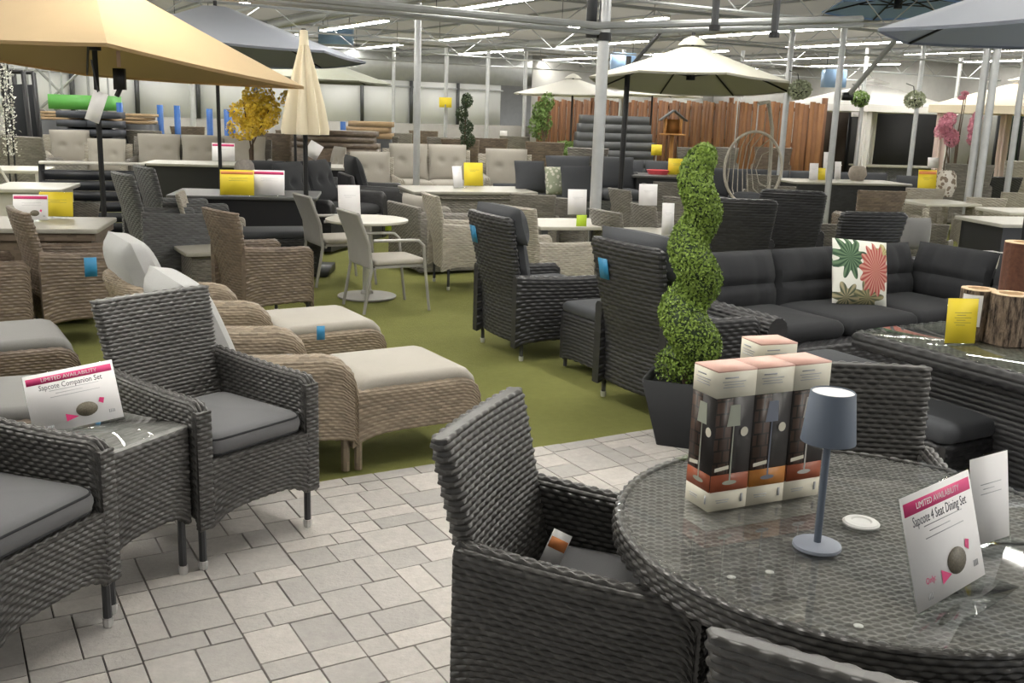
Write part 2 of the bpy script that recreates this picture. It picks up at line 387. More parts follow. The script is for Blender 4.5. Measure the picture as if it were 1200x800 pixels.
def lounge(label, wk, cm, W=.80, Dp=.74, H=.73, ah=.60, name='wicker_lounge_chair', cat='chair', group=None, bc=None):
    o = thing(name, label, cat, group); T = .13; y0, y1 = -Dp/2, Dp/2
    for sx in (-1, 1):
        side_panel(sx*(W/2-T/2), T, y0, y1-.05, .13, ah-.02, .06, .16, DN, .06).build('arm', wk, o)
    yb = lambda z: y1-.12+max(0, z-.35)*.34
    back_panel(lambda z: W-.1, yb, .09, .13, H, DN, 12, rtop=.16, bow=.08).build('backrest', wk, o)
    apron(W-2*T+.02, y0+.04, .06, .13, .34, .05, DN).build('front_panel', wk, o)
    MB().box((0, -.02, .31), (W-2*T, Dp-.2, .05)).build('seat_base', wk, o)
    cushion(W-2*T, Dp-.2, .12, .06, .02, (0, -.04, .34)).build('seat_cushion', cm, o)
    b = pillow(W-2*T+.10, .56, .24, edge=4.0, M=TM((0, yb(.5)-.11, .42), -22)).build('back_cushion', bc or cm, o)
    legs(o, [(sx*(W/2-.05), yy) for sx in (-1, 1) for yy in (y0+.05, y1-.12)], .022, .2, wk)
    return o
def footstool(label, wk, cm, W=.60, L=.66, H=.40, name='footstool', group=None, rr=.10, zb=.12, cth=.07, arch=.06, cat='footstool'):
    """long axis Y, waterfall ends"""
    o = thing(name, label, cat, group); P = []
    for k in range(13):                                        # body as lofted side profile along x
        pass
    for sx in (-1, 1):
        side_panel(sx*(W/2-.03), .06, -L/2, L/2, zb, H, arch, rr, DN, 0.0).build('side_panel', wk, o)
    for sy in (-1, 1): apron(W-.1, sy*(L/2-.03), .05, zb, H-rr*.9, arch*.6, DN).build('end_panel', wk, o)
    MB().box((0, 0, H-.06), (W-.1, L-.12, .03)).build('seat_base', wk, o)
    # cushion that follows the rounded ends
    y = np.concatenate([-L/2+.02+rr*(1-np.cos(np.radians([0, 30, 60, 90]))), L/2-.02-rr*(1-np.cos(np.radians([90, 60, 30, 0])))])
    zt = np.concatenate([H-rr+rr*np.sin(np.radians([0, 30, 60, 90])), H-rr+rr*np.sin(np.radians([90, 60, 30, 0]))]) - .005
    P = []
    for yy, z in zip(y, zt):
        q = rrect(W-.03, cth, cth*.4, 3); P.append([(a, yy, z+b+cth*.35) for a, b in q])
    m = MB(); m.loft(P[::-1], 'j'); m.build('cushion', cm, o, 50)
    legs(o, [(sx*(W/2-.03), sy*(L/2-.04)) for sx in (-1, 1) for sy in (-1, 1)], .02, zb+.06, wk)
    return o
def stool(label, wk, cm, W=.48, L=.48, H=.40, name='stool', group=None, cat='stool', zb=.06, cth=.08):
    o = thing(name, label, cat, group)
    for sx in (-1, 1): apron(L, sx*(W/2-.02), .04, zb, H, .02, DB if wk is WB else None, axis='y').build('side_panel', wk, o)
    for sy in (-1, 1): apron(W-.06, sy*(L/2-.02), .04, zb, H, .02, DB if wk is WB else None).build('end_panel', wk, o)
    MB().box((0, 0, H-.03), (W-.06, L-.06, .03)).build('seat_base', wk, o)
    c = cushion(W+.01, L+.01, cth, .04, .012, (0, 0, H)).build('cushion', cm, o)
    legs(o, [(sx*(W/2-.03), sy*(L/2-.03)) for sx in (-1, 1) for sy in (-1, 1)], .014, zb+.05, MD)
    return o
def alu_chair(label, fm, slm, seatm, W=.54, Dp=.55, H=.86, name='aluminium_armchair', group=None, cat='chair'):
    o = thing(name, label, cat, group); y0, y1 = -Dp/2, Dp/2
    for sx in (-1, 1):
        x = sx*W/2
        MB().tube([(x, y0-.02, 0), (x, y0+.02, .35), (x, y0+.04, .58), (x, y0+.09, .625), (x, y0+.16, .63), (x, y1-.04, .635)], .014).build('front_leg', fm, o)
        MB().tube([(x*.93, y1+.04, 0), (x*.93, y1-.03, .38), (x*.93, y1-.01, .60), (x*.93, y1+.09, H)], .015).build('rear_leg', fm, o)
    MB().tube([(-W*.46, y1+.09, H), (W*.46, y1+.09, H)], .014).build('top_rail', fm, o)
    b = MB(); zs = np.linspace(.40, H-.01, 7); 
    P = [[(a, np.interp(z, [.38, .60, H], [y1-.03, y1-.01, y1+.09])+bb, z) for a, bb in rrect(W*.93, .022, .008, 2)] for z in zs]
    b.loft(P, 'i').build('backrest', slm, o)
    MB().box((0, y0+.24, .40), (W-.06, Dp-.06, .022)).build('seat', slm, o)
    if seatm: cushion(W-.06, Dp-.06, .05, .03, .008, (0, y0+.24, .411)).build('seat_cushion', seatm, o)
    for yy in (y0+.02, y1-.06): MB().tube([(-W/2+.01, yy, .385), (W/2-.01, yy, .385)], .012).build('rail', fm, o)
    return o
def sofa(label, wk, cm, n=2, sw=.62, Dp=.78, H=.72, ah=.58, arms=(1, 1), name='wicker_sofa', group=None, cat='sofa', cb=.46, T=.10, tufts=True, tilt=12, sh=.30, cbt=.17, seams=()):
    o = thing(name, label, cat, group); W = n*sw; y0, y1 = -Dp/2, Dp/2
    back_panel(lambda z: W+T*(arms[0]+arms[1])*.9, lambda z: y1-.05+max(0, z-.3)*.10, .07, .03, H, None, 7, bow=0).build('backrest', wk, o)
    for k, sx in enumerate((-1, 1)):
        if arms[k]: side_panel(sx*(W/2+T/2), T, y0, y1-.02, .02, ah, .0, .05).build('arm', wk, o)
    apron(W, y0+.04, .06, .02, sh, .0).build('front_panel', wk, o)
    MB().box((0, -.02, sh-.05), (W, Dp-.12, .06)).build('seat_base', wk, o)
    for k in range(n):
        x = -W/2+sw*(k+.5)
        cushion(sw-.01, Dp-.14, .13, .05, .02, (x, -.04, sh-.01)).build('seat_cushion', cm, o)
        pillow(sw-.01, cb, cbt, [(-.4, .05), (.4, .05)] if tufts else (), seams, M=TM((x, y1-.21, sh+.11), -tilt)).build('back_cushion', cm, o)
    return o
def table(label, L, Wd, H, topm, legm, kind='legs', name='dining_table', cat='table', group=None, glass=False, tt=.035, band=None, bandh=.06, legw=.06, skirt=None):
    """L along x, Wd along y"""
    o = thing(name, label, cat, group)
    zt = H-(.006 if glass else 0)
    m = MB(); P = [np.column_stack([rrect(L-2*i, Wd-2*i, .02, 2), np.full(12, z)]) for z, i in ((zt-tt, .004), (zt-tt+.006, 0), (zt-.005, 0), (zt, .005))]
    m.loft(P, 'i').build('tabletop', topm, o)
    if glass: MB().box((0, 0, H-.003), (L-.04, Wd-.04, .006)).build('glass_top', GT, o)
    if band: 
        for sy in (-1, 1): apron(L-.06, sy*(Wd/2-.04), .03, H-tt-bandh, H-tt, 0).build('apron', band, o)
        for sx in (-1, 1): apron(Wd-.06, sx*(L/2-.04), .03, H-tt-bandh, H-tt, 0, axis='y').build('apron', band, o)
    if kind == 'legs':
        for sx in (-1, 1):
            for sy in (-1, 1): MB().box((sx*(L/2-legw*.8), sy*(Wd/2-legw*.8), (H-tt)/2), (legw, legw, H-tt)).build('leg', legm, o)
    elif kind == 'box':
        for sy in (-1, 1): apron(L-.12, sy*(Wd/2-.08), .04, .04, H-tt, 0).build('side_panel', legm, o)
        for sx in (-1, 1): apron(Wd-.16, sx*(L/2-.08), .04, .04, H-tt, 0, axis='y').build('end_panel', legm, o)
    return o
def card_sign(label, w=.148, h=.21, body='white', head='', title='', lines=4, tilt=12, name='sign_holder', group=None, pic=True, cat='sign', extra='', base=.07, lettered=True, band=None, headsz=None):
    """acrylic L-stand with a card, front -Y, leaning back"""
    o = thing(name, label, cat, group); rx = -tilt; f = thing_part_empty = None
    st = MB(); P0 = TM((0, 0, 0), rx)
    st.box((0, 0, h/2+.004), (w+.006, .003, h+.006)); 
    a = st.build('holder', AC, o, 0); a.rotation_euler = (R(rx), 0, 0)
    if base: MB().box((0, -base/2+.0, .0015), (w+.006, base, .003)).build('holder_foot', AC, o, 0)
    cm = {'white': PW, 'yellow': PY, 'orange': PO, 'red': PR}[body]
    c = MB().box((0, -.0024, h/2+.004), (w, .0016, h)).build('card', cm, a, 0)
    y = -.0036
    if head or band:
        bm = band or PP
        MB().box((0, y, h*.90), (w*.95, .0006, h*.115)).build('header_band', bm, a, 0)
        if head and lettered: text(a, head, headsz or h*.075, (0, y-.0006, h*.90), PW)
    if title and lettered: text(a, title, h*.128, (0, y-.0002, h*.77), PT, sx=.74 if len(title) > 22 else .80)
    if lines:
        m = MB()
        for k in range(lines): m.box((((-1)**k)*w*.03, y+.0002, h*(.70-.055*k)), (w*(.55 if k % 2 == 0 else .3), .0004, h*.008))
        m.build('small_print', PG if body == 'white' else PT, a, 0)['kind'] = 'stuff'
    if pic:
        MB().lathe([(0, 0), (h*.15, 0), (h*.15, .0006), (0, .0006)], 20, caps=False).build('picture', plain('picture_print', (.14, .12, .085), .5, 0, .9, 160), a, 0).matrix_local = TM((w*.12, y-.0004, h*.28), 90) @ Matrix.Diagonal((1.15, .8, 1, 1))
        for q in ([(0, 0, 0), (w*.14, 0, h*.05), (0, 0, h*.13)], [(w*.38, 0, h*.22), (w*.43, 0, h*.18), (w*.45, 0, h*.27), (w*.40, 0, h*.29)]):
            m = MB(); m.poly(q); p = m.build('emblem', PP, a, 0); p.location = (-w*.12, y-.0010, h*.14)
        m = MB(); 
        for sx, z in ((-.33, .10), (.36, .17)):
            for q in range(4): m.box((w*sx+q*w*.018, y, h*z), (w*.010, .0006, h*.055))
        m.build('barcode', PG, a, 0)['kind'] = 'stuff'
    if extra and lettered: text(a, extra, h*.08, (-w*.27, y-.0004, h*.235), PP)
    return o
def swing_tag(label, p, yaw, w=.06, h=.10, mat=None, name='swing_tag', tilt=0, group=None, cat='tag'):
    o = MB().box((0, 0, h/2), (w, .003, h)).build(name, mat or TB, None, 0); tag(o, label, cat, group); pose(o, p, yaw); o.rotation_euler = (R(tilt), 0, R(yaw+90)); return o
# ================================================================== THE SETTING
def structure(o): o['kind'] = 'structure'; return o
# ---- turf
t = NT('artificial_turf'); tc = t.n('ShaderNodeTexCoord').outputs['Object']
a = t.noise(1.3, tc, 4); b = t.noise(260, tc, 2, .7); c = t.noise(22, tc, 3)
f = t.math('ADD', t.math('MULTIPLY', a, .45), t.math('ADD', t.math('MULTIPLY', b, .45), t.math('MULTIPLY', c, .2)))
t.set(t.mix(f, (.11, .125, .022), (.42, .42, .12)), .95); t.bump(t.math('ADD', b, t.math('MULTIPLY', c, .5)), .9, .02)
turf = MB(); q = [UV(-14, 4.262, -.012), UV(30, 4.262, -.012), UV(30, 31, -.012), UV(-14, 31, -.012)]
turf.poly(q); turf.poly([UV(-14, 4.262, -.03), UV(30, 4.262, -.03), UV(30, 4.262, -.012), UV(-14, 4.262, -.012)])
fl = structure(turf.build('floor', MAT['artificial_turf'], None, 0)); fl['label'] = 'green artificial turf floor of the showroom'
# ---- paving
t = NT('paver_stone'); oi = t.n('ShaderNodeObjectInfo'); tc = t.n('ShaderNodeTexCoord').outputs['Object']
geo = t.n('ShaderNodeNewGeometry').outputs['Position']
n1 = t.noise(7, geo, 4); n2 = t.noise(60, geo, 3, .7)
rr = t.math('MULTIPLY_ADD', oi.outputs['Random'], .75, t.math('MULTIPLY', n1, .35))
base = t.mix(rr, (.33, .318, .305), (.62, .58, .54)); n3 = t.noise(24, geo, 5, .75); mott = t.math('MULTIPLY_ADD', n3, 2.4, -.75); t.set(t.mix(t.math('MULTIPLY', n2, .3), t.mix(mott, t.mix(.42, base, (.22, .205, .195)), base), (.46, .435, .41)), .85); t.bump(n2, .35, .006)
plain('joint_sand', (.085, .075, .065), .95, 0, .3, 40)
bed = MB(); bed.poly([UV(-2.5, -1.2, -.016), UV(6.5, -1.2, -.016), UV(6.5, 4.258, -.016), UV(-2.5, 4.258, -.016)])
pav = structure(bed.build('floor', MAT['joint_sand'], None, 0)); pav['label'] = 'pale grey block paving laid in strips'
UNIT = .1062; LAY = {1: [[(0, 2), (2, 1)], [(0, 1), (1, 2)], [(0, 1.5), (1.5, 1.5)], [(0, 2), (2, 1)], [(0, 1), (1, 2)]], 2: [[(0, 2), (2, 1)], [(0, 1), (1, 2)], [(0, 1.5), (1.5, 1.5)]]}
pm = {}; cand = []
for s_ in range(-9, 18):
    u0 = .771+.3185*(s_-2); v = -1.1-random.random()*.2
    while v < 4.25:
        hh = random.choice([1, 2, 1, 1.5, 1, 2, .75]); key = 2 if hh == 2 else 1
        lay = random.choice(LAY[key]); hh = min(hh*UNIT, 4.255-v)
        if hh < .03: break
        for x0, ww in lay: cand.append((u0+(x0+ww/2)*UNIT, v+hh/2, round(ww*UNIT, 4), round(hh, 4)))
        v += hh
def pix(p):
    d = Vector(p)-Vector((0, 0, CH)); z = d.dot(_F)
    return (600+CF*d.dot(_R)/z, 400-CF*d.dot(_U)/z, z) if z > .1 else (-9e9, 0, z)
def vis(c):
    p = UV(c[0], c[1]); x, y, z = pix(p)
    ok = -20 < x < 800 and 480 < y < 830
    if ok and x < 380 and y < 545+.0*x: ok = False
    if ok and x < 215 and y < 670-.0*x: ok = False
    if ok and x > 575 and y > 610: ok = False
    return (0 if ok else 1, -c[2]*c[3]/z**2)
cand.sort(key=vis); rest = MB()
def paver_mesh(mb, w, h, z=0.0, off=(0, 0)):
    g = .0022; a = rrect(w-2*g, h-2*g, .003, 1); P = [np.column_stack([a[:, 0]*k+off[0], a[:, 1]*k+off[1], np.full(len(a), zz+z)]) for k, zz in ((1, -.014), (1, -.004), (.985, -.0005))]
    mb.loft(P, 'i'); return mb
for k, (u, v, w_, h_) in enumerate(cand):
    if k < 298:
        p = UV(u, v); kk = (w_, h_)
        if kk not in pm:
            o = paver_mesh(MB(), w_, h_).build('paver', MAT['paver_stone'], pav, 30); pm[kk] = o
        else: o = pm[kk].copy(); COL.objects.link(o)
        o.location = (p.x, p.y, random.uniform(-.0015, .001)); o.rotation_euler = (random.uniform(-.004, .004), random.uniform(-.004, .004), GA)
    else: paver_mesh(rest, w_, h_, 0, (u, v))
if rest.v:
    o = rest.build('pavers_beyond', MAT['paver_stone'], pav, 30); o.rotation_euler = (0, 0, GA); o['kind'] = 'stuff'
# ---- roof: bays along V, gutters every 6.1 m along U
t = NT('shade_cloth'); tc = t.n('ShaderNodeTexCoord').outputs['Object']; out = t.t.nodes['Material Output']
tl = t.n('ShaderNodeBsdfTranslucent'); df = t.n('ShaderNodeBsdfDiffuse'); cc = t.mix(t.noise(.8, tc, 4), (.34, .315, .27), (.47, .44, .385))
t.l(cc, tl.inputs[0]); t.l(cc, df.inputs[0]); mx = t.n('ShaderNodeMixShader'); mx.inputs[0].default_value = .42
t.l(df.outputs[0], mx.inputs[1]); t.l(tl.outputs[0], mx.inputs[2]); t.l(mx.outputs[0], out.inputs[0])
t = NT('white_sheeting'); tc = t.n('ShaderNodeTexCoord').outputs['Object']; out = t.t.nodes['Material Output']
tl = t.n('ShaderNodeBsdfTranslucent'); df = t.n('ShaderNodeBsdfDiffuse'); cc = t.mix(t.noise(.5, tc, 4), (.66, .67, .66), (.84, .84, .83))
t.l(cc, tl.inputs[0]); t.l(cc, df.inputs[0]); mx = t.n('ShaderNodeMixShader'); mx.inputs[0].default_value = .6
t.l(df.outputs[0], mx.inputs[1]); t.l(tl.outputs[0], mx.inputs[2]); t.l(mx.outputs[0], out.inputs[0])
ZG, ZR = 3.25, 4.5; GU = [6.2+6.1*k for k in range(-3, 5)]; V0, V1 = -6.0, 40.0
roof = MB()
for u in GU[:-1]:
    for ua, za, ub, zb in ((u, ZG+.12, u+3.05, ZR), (u+3.05, ZR, u+6.1, ZG+.12)):
        for k in range(10):
            va, vb = V0+(V1-V0)*k/10, V0+(V1-V0)*(k+1)/10
            roof.poly([UV(ua, va, za), UV(ua, vb, za), UV(ub, vb, zb), UV(ub, va, zb)])
ceil = structure(roof.build('ceiling', MAT['shade_cloth'], None, 0)); ceil['label'] = 'pale shade cloth under the pitched glasshouse roof'
gut = MB()
for u in GU: o = structure(MB().bar(UV(u, V0, ZG), UV(u, V1, ZG), .16, .14).build('gutter', MTR, ceil, 0))
for u in GU[:-1]:
    for f in (.16, .33, .5, .66, .83, 1.17, 1.33, 1.5, 1.66, 1.83):
        uu = u+3.05*f; zz = ZG+.12+(ZR-ZG-.12)*(f if f <= 1 else 2-f)-.05
        structure(MB().bar(UV(uu, V0, zz), UV(uu, V1, zz), .04, .05).build('purlin', MTR, ceil, 0))
# lattice trusses across the bays, one at every row of pillars
for k, v in enumerate([9.0+3.9*m for m in range(0, 8)]):
    for u in GU[:-1]:
        a = UV(u, v)
        xx, yy, zz = pix(UV(u+3, v, ZG))
        if not (-700 < xx < 1900): continue
        tr = bpy.data.objects.new('roof_truss', None); COL.objects.link(tr); tr['kind'] = 'structure'; tr.parent = None; tr.location = a; tr.rotation_euler = (0, 0, GA)
        tr['label'] = 'grey steel lattice truss spanning a roof bay'
        MB().tube([(0, 0, ZG+.06), (6.1, 0, ZG+.06)], .028, 6).build('top_chord', MTR, tr)
        MB().tube([(0, 0, ZG-.36), (6.1, 0, ZG-.36)], .02, 6).build('bottom_chord', MTR, tr)
        for q in range(10): MB().tube([(q*.61, 0, ZG-.36 if q % 2 else ZG+.06), (q*.61+.61, 0, ZG+.06 if q % 2 else ZG-.36)], .008, 5).build('strut', MTR, tr)
# strip lights under the ridges and along the gutters: the lamps that light the hall
em = emit('lamp_diffuser', (1.0, .97, .90), STRIP); NL = 0
def strip(u, v, z, L=2.2):
    global NL
    o = thing('strip_light', '', 'light', 'strip lights under the roof', UV(u, v, z), GA+PI/2)
    o['label'] = 'long white strip light hung below the roof'
    MB().box((0, 0, .035), (L, .14, .05)).build('housing', MW, o, 0); MB().box((0, 0, 0), (L-.04, .11, .02)).build('diffuser', em, o, 0); NL += 1
    for s in (-1, 1): MB().tube([(s*L*.4, 0, .05), (s*L*.4, 0, .62)], .006, 5).build('hanger', MK, o)
for u in GU[:-1]:
    for du in (1.5, 4.6):
        for v in [-1.5+5.4*m for m in range(0, 7)]:
            p = UV(u+du, v); x, y, z = pix((p.x, p.y, 3.2))
            if p.y < .6 or (p-Vector((4.97, 14, 0))).length < 2.6 or abs(p.x) > 15 or p.y > 34: continue
            strip(u+du, v+(.9 if du > 3 else 0), ZG+.05, 3.6)
pr = structure(MB().tube([D(250, -12, 8.6), D(700, 30, 10.2), D(1010, 22, 12.0)], .035, 8).build('pipe_run', MTR, ceil)); pr2 = structure(MB().tube([D(250, -4, 8.8), D(700, 38, 10.3), D(1010, 30, 12.1)], .025, 8).build('pipe_run', MTR, ceil))
for px, y1_, Y, lab in ((837, 36, 9.5, 'left dark pipe end hanging from the roof above the beige parasol'), (907, 44, 9.8, 'right dark pipe end hanging from the roof above the beige parasol')):
    p = D(px, y1_, Y); o = thing('hanging_pipe', lab, 'pipe', None, p); MB().tube([(0, 0, 0), (0, 0, 4.0-p.z)], .035, 8).build('tube', MD, o); MB().lathe([(0, 0), (.05, 0), (.05, .05), (0, .05)], 10).build('end_cap', MK, o)
# ---- walls
def wallpane(name, a, b, z0, z1, mat, th=.05):
    m = MB(); m.bar((a.x, a.y, (z0+z1)/2), (b.x, b.y, (z0+z1)/2), th, z1-z0); return structure(m.build(name, mat, None, 0))
dark = plain('dark_wall', (.30, .295, .28), .8); loww = plain('low_wall', (.30, .29, .27), .8)
VW = 28.1
wb = wallpane('wall_back', UV(-9, VW), UV(24, VW), 0, 1.28, loww); wb['label'] = 'low grey wall under the white sheeted windows at the back'
wq = wallpane('wall_side', UV(16.6, VW-.3), UV(24, VW-.3), 0, ZG+.2, dark)
wt = wallpane('trim_1', UV(-9, VW), UV(24, VW), 2.5, ZG+.2, MTR)
k = 1
for u in np.arange(-6, 15.5, 1.55):
    pn = wallpane('window_%d' % k, UV(u+.05, VW), UV(u+1.5, VW), 1.28, 2.5, MAT['white_sheeting'], .02); k += 1
    MB().bar(UV(u, VW-.05, 1.28), UV(u, VW-.05, 2.5), .09, .09).build('mullion', MD, pn, 0)
    MB().bar(UV(u, VW-.06, 2.33), UV(u+1.55, VW-.06, 2.33), .03, .05).build('glazing_bar', MTR, pn, 0)
wr = wallpane('wall_right', UV(24, -6), UV(24, VW), 0, ZG+.2, dark)
wl = wallpane('wall_left', UV(-9, -6), UV(-9, VW), 0, ZG+.2, loww)
wf = wallpane('wall_front', UV(-9, -6), UV(24, -6), 0, ZG+.2, loww)
wg = wallpane('wall_far', UV(-9, 36), UV(26, 36), 0, ZG+.2, loww)

# ---- pillars: (px, base py or None, distance, radius, dy)
def pillar(px, Y, r=.05, py=200, label='', z=ZG, plate=True, flat=False):
    p = D(px, py, Y); o = thing('pillar', label, 'pillar', None, (p.x, p.y, 0))
    if flat: MB().box((0, 0, z/2), (r*2, r*1.4, z)).build('shaft', MP, o, 0)
    else: MB().tube([(0, 0, 0), (0, 0, z)], r, 14).build('shaft', MP, o)
    if plate: MB().box((0, 0, .006), (r*4, r*4, .012)).build('base_plate', MP, o, 0)
    return o
o = pillar(698, 10.35, .059, 235, 'thick pale steel pillar right of the dark recliners, nearest the middle of the hall')
MB().lathe([(.055, 2.42), (.075, 2.42), (.075, 2.5), (.055, 2.5)], 14).build('clamp', MK, o); MB().box((-.13, 0, 2.85), (.10, .10, .8)).build('bracket', MD, o, 0)
pillar(488, 15.2, .05, 200, 'grey steel pillar beside the beige tufted two-seat sofa')
pillar(966, 16.2, .05, 265, 'grey steel pillar with base plate behind the high-backed black chairs')
pillar(1126, 13.8, .05, 295, 'left one of the two steel pillars standing close together')
pillar(1137, 13.7, .05, 295, 'right one of the two steel pillars standing close together')
pillar(461, 27, .045, 150, 'thin distant pillar left of the beige sofas, by the white windows', plate=False)
pillar(569, 26, .05, 195, 'thin pillar left of the tan high-backed armchair', plate=False)
pillar(613, 27, .05, 170, 'thin pillar in front of the green leafy plant', plate=False)
pillar(724, 25, .05, 190, 'thin pillar in front of the grey slatted pod screen', plate=False)
pillar(863, 24, .045, 160, 'thin pillar carrying a small notice by the brown fence', plate=False)
pillar(915, 17.5, .05, 190, 'pillar carrying the pale left hanging basket', plate=False)
pillar(1005, 22, .045, 170, 'pillar below the green trailing basket at the white gazebo', plate=False)
pillar(1067, 20, .045, 190, 'pillar below the round pale basket right of the gazebo middle', plate=False)
pillar(1114, 24, .045, 165, 'thin pillar before the pink blossom', plate=False)
pillar(1176, 15.5, .045, 250, 'steel pillar right of the close pair, near the frame edge')
pillar(171, 27, .06, 130, 'thin grey pillar before the left white window', plate=False)
pillar(226, 26, .07, 130, 'dark-shadowed pillar left of the yellow tree', plate=False)
o = thing('roof_brace', 'slanting steel brace from the grey pillar up to the roof', 'brace'); a = D(993, 113, 16.2); b = D(1050, 46, 15.5); o.location = a
MB().tube([(0, 0, 0), tuple(b-a)], .04, 8).build('brace_tube', MTR, o); MB().box((0, 0, 0), (.14, .14, .12)).build('clamp', MK, o, 0)
for px, py, Y, w_, lab in ((394, 42, 24, .75, 'blue heater box under the roof left of the middle'), (730, 72, 24, .55, 'small pale blue heater box above the beige parasol'), (977, 92, 22, .42, 'small blue heater box above the white gazebo')):
    p = D(px, py, Y); o = thing('heater_box', lab, 'heater', None, p); MB().box((0, 0, 0), (w_, .4, .36)).build('casing', plain('pale_blue_metal', (.22, .34, .52), .5), o, 0)
    for s in (-1, 1): MB().tube([(s*w_*.4, 0, .18), (s*w_*.4, 0, max(.4, ZG-.1-p.z))], .008, 5).build('hanger', MK, o)

# ================================================================== PARASOLS
def fabric2(name, col): return fabric(name, col, .05, .85)
def parasol(label, px, py, Y, n, Rr, zr, za, mat, tilt=(0, 0), rot=0, pole='centre', polem=None, polez=0.0, ribs=True, name='parasol', vent=True, mast=None, group=None, hem=.0):
    c = D(px, py, Y); o = thing(name, label, 'parasol', group, (c.x, c.y, 0)); polem = polem or MK
    zf = lambda x, y, r: (za+(zr-za)*(r/Rr)**.92)+tilt[0]*x+tilt[1]*y
    rings = [0.10, .25, .45, .65, .85, 1.0]; sub = 6; m = MB(); P = []
    for rg in rings:
        row = []
        for k in range(n):
            a0, a1 = rot+2*PI*k/n, rot+2*PI*(k+1)/n
            for s in range(sub):
                f = s/sub; x = (math.cos(a0)*(1-f)+math.cos(a1)*f)*Rr*rg; y = (math.sin(a0)*(1-f)+math.sin(a1)*f)*Rr*rg
                sag = .035*4*f*(1-f)*rg*Rr*.5
                row.append((x*(1-sag*.15), y*(1-sag*.15), zf(x, y, Rr*rg)-sag*.45))
        P.append(row)
    P = np.array(P); U = np.zeros((len(rings), n*sub+1, 2)); U[..., 0] = np.linspace(0, 6, n*sub+1)[None]; U[..., 1] = np.array(rings)[:, None]
    m.grid(P, U, True, 0); Q = P.copy(); Q[..., 2] -= .006; m.grid(Q, U, True, 0, flip=True)
    E = np.stack([Q[-1], P[-1]-np.array([0, 0, 0.0])]); E[0, :, 2] -= .02+hem; m.grid(E, U[:2], True, 0); m.grid(E, U[:2], True, 0, flip=True)
    can = m.build('canopy', mat, o, 30)
    if vent:
        zt = za+.02; v = MB(); a = [rot+2*PI*k/n for k in range(n)]
        Pv = np.array([[(math.cos(t)*r, math.sin(t)*r, z) for t in a] for r, z in ((.02, zt+.06), (Rr*.09, zt+.02), (Rr*.15, zt-(za-zr)*.11))]); Uv = np.zeros((3, n+1, 2))
        v.grid(Pv[::-1], Uv, True); v.grid(Pv[::-1]-np.array([0, 0, .005]), Uv, True, 0, True); v.build('vent_cap', mat, can, 25)
    if ribs:
        hz = zr+(za-zr)*.18
        for k in range(n):
            a = rot+2*PI*k/n; x, y = math.cos(a)*Rr*.985, math.sin(a)*Rr*.985
            pts = [(math.cos(a)*Rr*q, math.sin(a)*Rr*q, zf(math.cos(a)*Rr*q, math.sin(a)*Rr*q, Rr*q)-.022) for q in (.1, .4, .7, .985)]
            MB().tube(pts, .011, 5).build('rib', MK, o)
            MB().tube([(math.cos(a)*.04, math.sin(a)*.04, hz), (math.cos(a)*Rr*.5, math.sin(a)*Rr*.5, zf(math.cos(a)*Rr*.5, math.sin(a)*Rr*.5, Rr*.5)-.03)], .009, 5).build('strut', MK, o)
        MB().lathe([(.0, hz-.05), (.055, hz-.05), (.055, hz+.06), (0, hz+.06)], 10).build('hub', MK, o)
    if pole == 'centre': MB().tube([(0, 0, polez), (0, 0, za)], .024, 8).build('pole', polem, o)
    elif mast is not None:
        mx_, my_, mz = mast; MB().tube([(mx_, my_, 0), (mx_*.97, my_, mz)], .035, 8).build('mast', polem, o); MB().tube([(mx_*.97, my_, mz*.93), (mx_*.4, my_*.5, za+.22), (0, 0, za+.18)], .026, 8).build('arm', polem, o)
        MB().tube([(0, 0, za+.18), (0, 0, zr+(za-zr)*.1)], .02, 6).build('drop_rod', polem, o); MB().box((mx_, my_, .04), (.5, .5, .08)).build('base_plate', MD, o, 0)
    if pole == 'centre' and polez == 0: MB().lathe([(0, 0), (.25, 0), (.25, .05), (.04, .09), (.04, .3), (0, .3)], 18).build('base', MD, o)
    return o
C_MUST = fabric2('canopy_mustard', srgb(186, 160, 118)); C_GREY = fabric2('canopy_grey_blue', (.235, .255, .30)); C_OLIVE = fabric2('canopy_olive', (.27, .28, .22)); C_BEIGE = fabric2('canopy_beige', (.47, .46, .385))
C_WHITE = fabric2('canopy_white', (.66, .64, .58)); C_BLUE = fabric2('canopy_blue', (.25, .38, .60)); C_CREAM = fabric2('canopy_cream', (.74, .66, .50)); C_WG = fabric2('canopy_offwhite', (.74, .73, .71))
parasol('large mustard yellow parasol on a black pole, nearest at upper left', 119, 200, 8.75, 4, 1.77, 2.015, 2.775, C_MUST, (-.055, -.067), rot=R(-65), vent=False)
parasol('grey blue parasol behind the mustard one', 255, 100, 12.7, 8, 1.81, 2.28, 2.90, C_GREY, (0, -.035), rot=.2, vent=False)
parasol('olive grey parasol partly hidden behind the grey blue one', 345, 110, 17.0, 8, 1.58, 2.13, 2.62, C_OLIVE, (-.02, 0), rot=.1)
parasol('beige cantilever parasol with black ribs above the spiral topiary', 808, 110, 13, 8, 1.30, 2.13, 2.62, C_BEIGE, (-.02, -.075), rot=.15, pole='mast', mast=(-.78, .3, 2.45))
parasol('white parasol between the two middle pillars, before the brown fence', 671, 110, 23, 8, 1.36, 2.12, 2.5, C_WHITE, rot=.3)
parasol('small cream parasol rim seen beyond the beige cantilever parasol', 765, 105, 24.5, 6, 1.2, 2.2, 2.42, C_WHITE, rot=0)
parasol('blue grey parasol cut by the right frame edge', 1232, 60, 8.0, 6, 1.34, 2.42, 2.92, C_GREY, rot=PI)
o = parasol('light blue parasol hung high under the roof at upper right', 1052, 10, 14, 6, 1.0, 3.22, 3.42, C_BLUE, (0, -.05), rot=.5, pole='none'); MB().tube([(0, 0, 3.4), (0, 0, 3.95)], .012, 6).build('hanging_rod', MK, o)
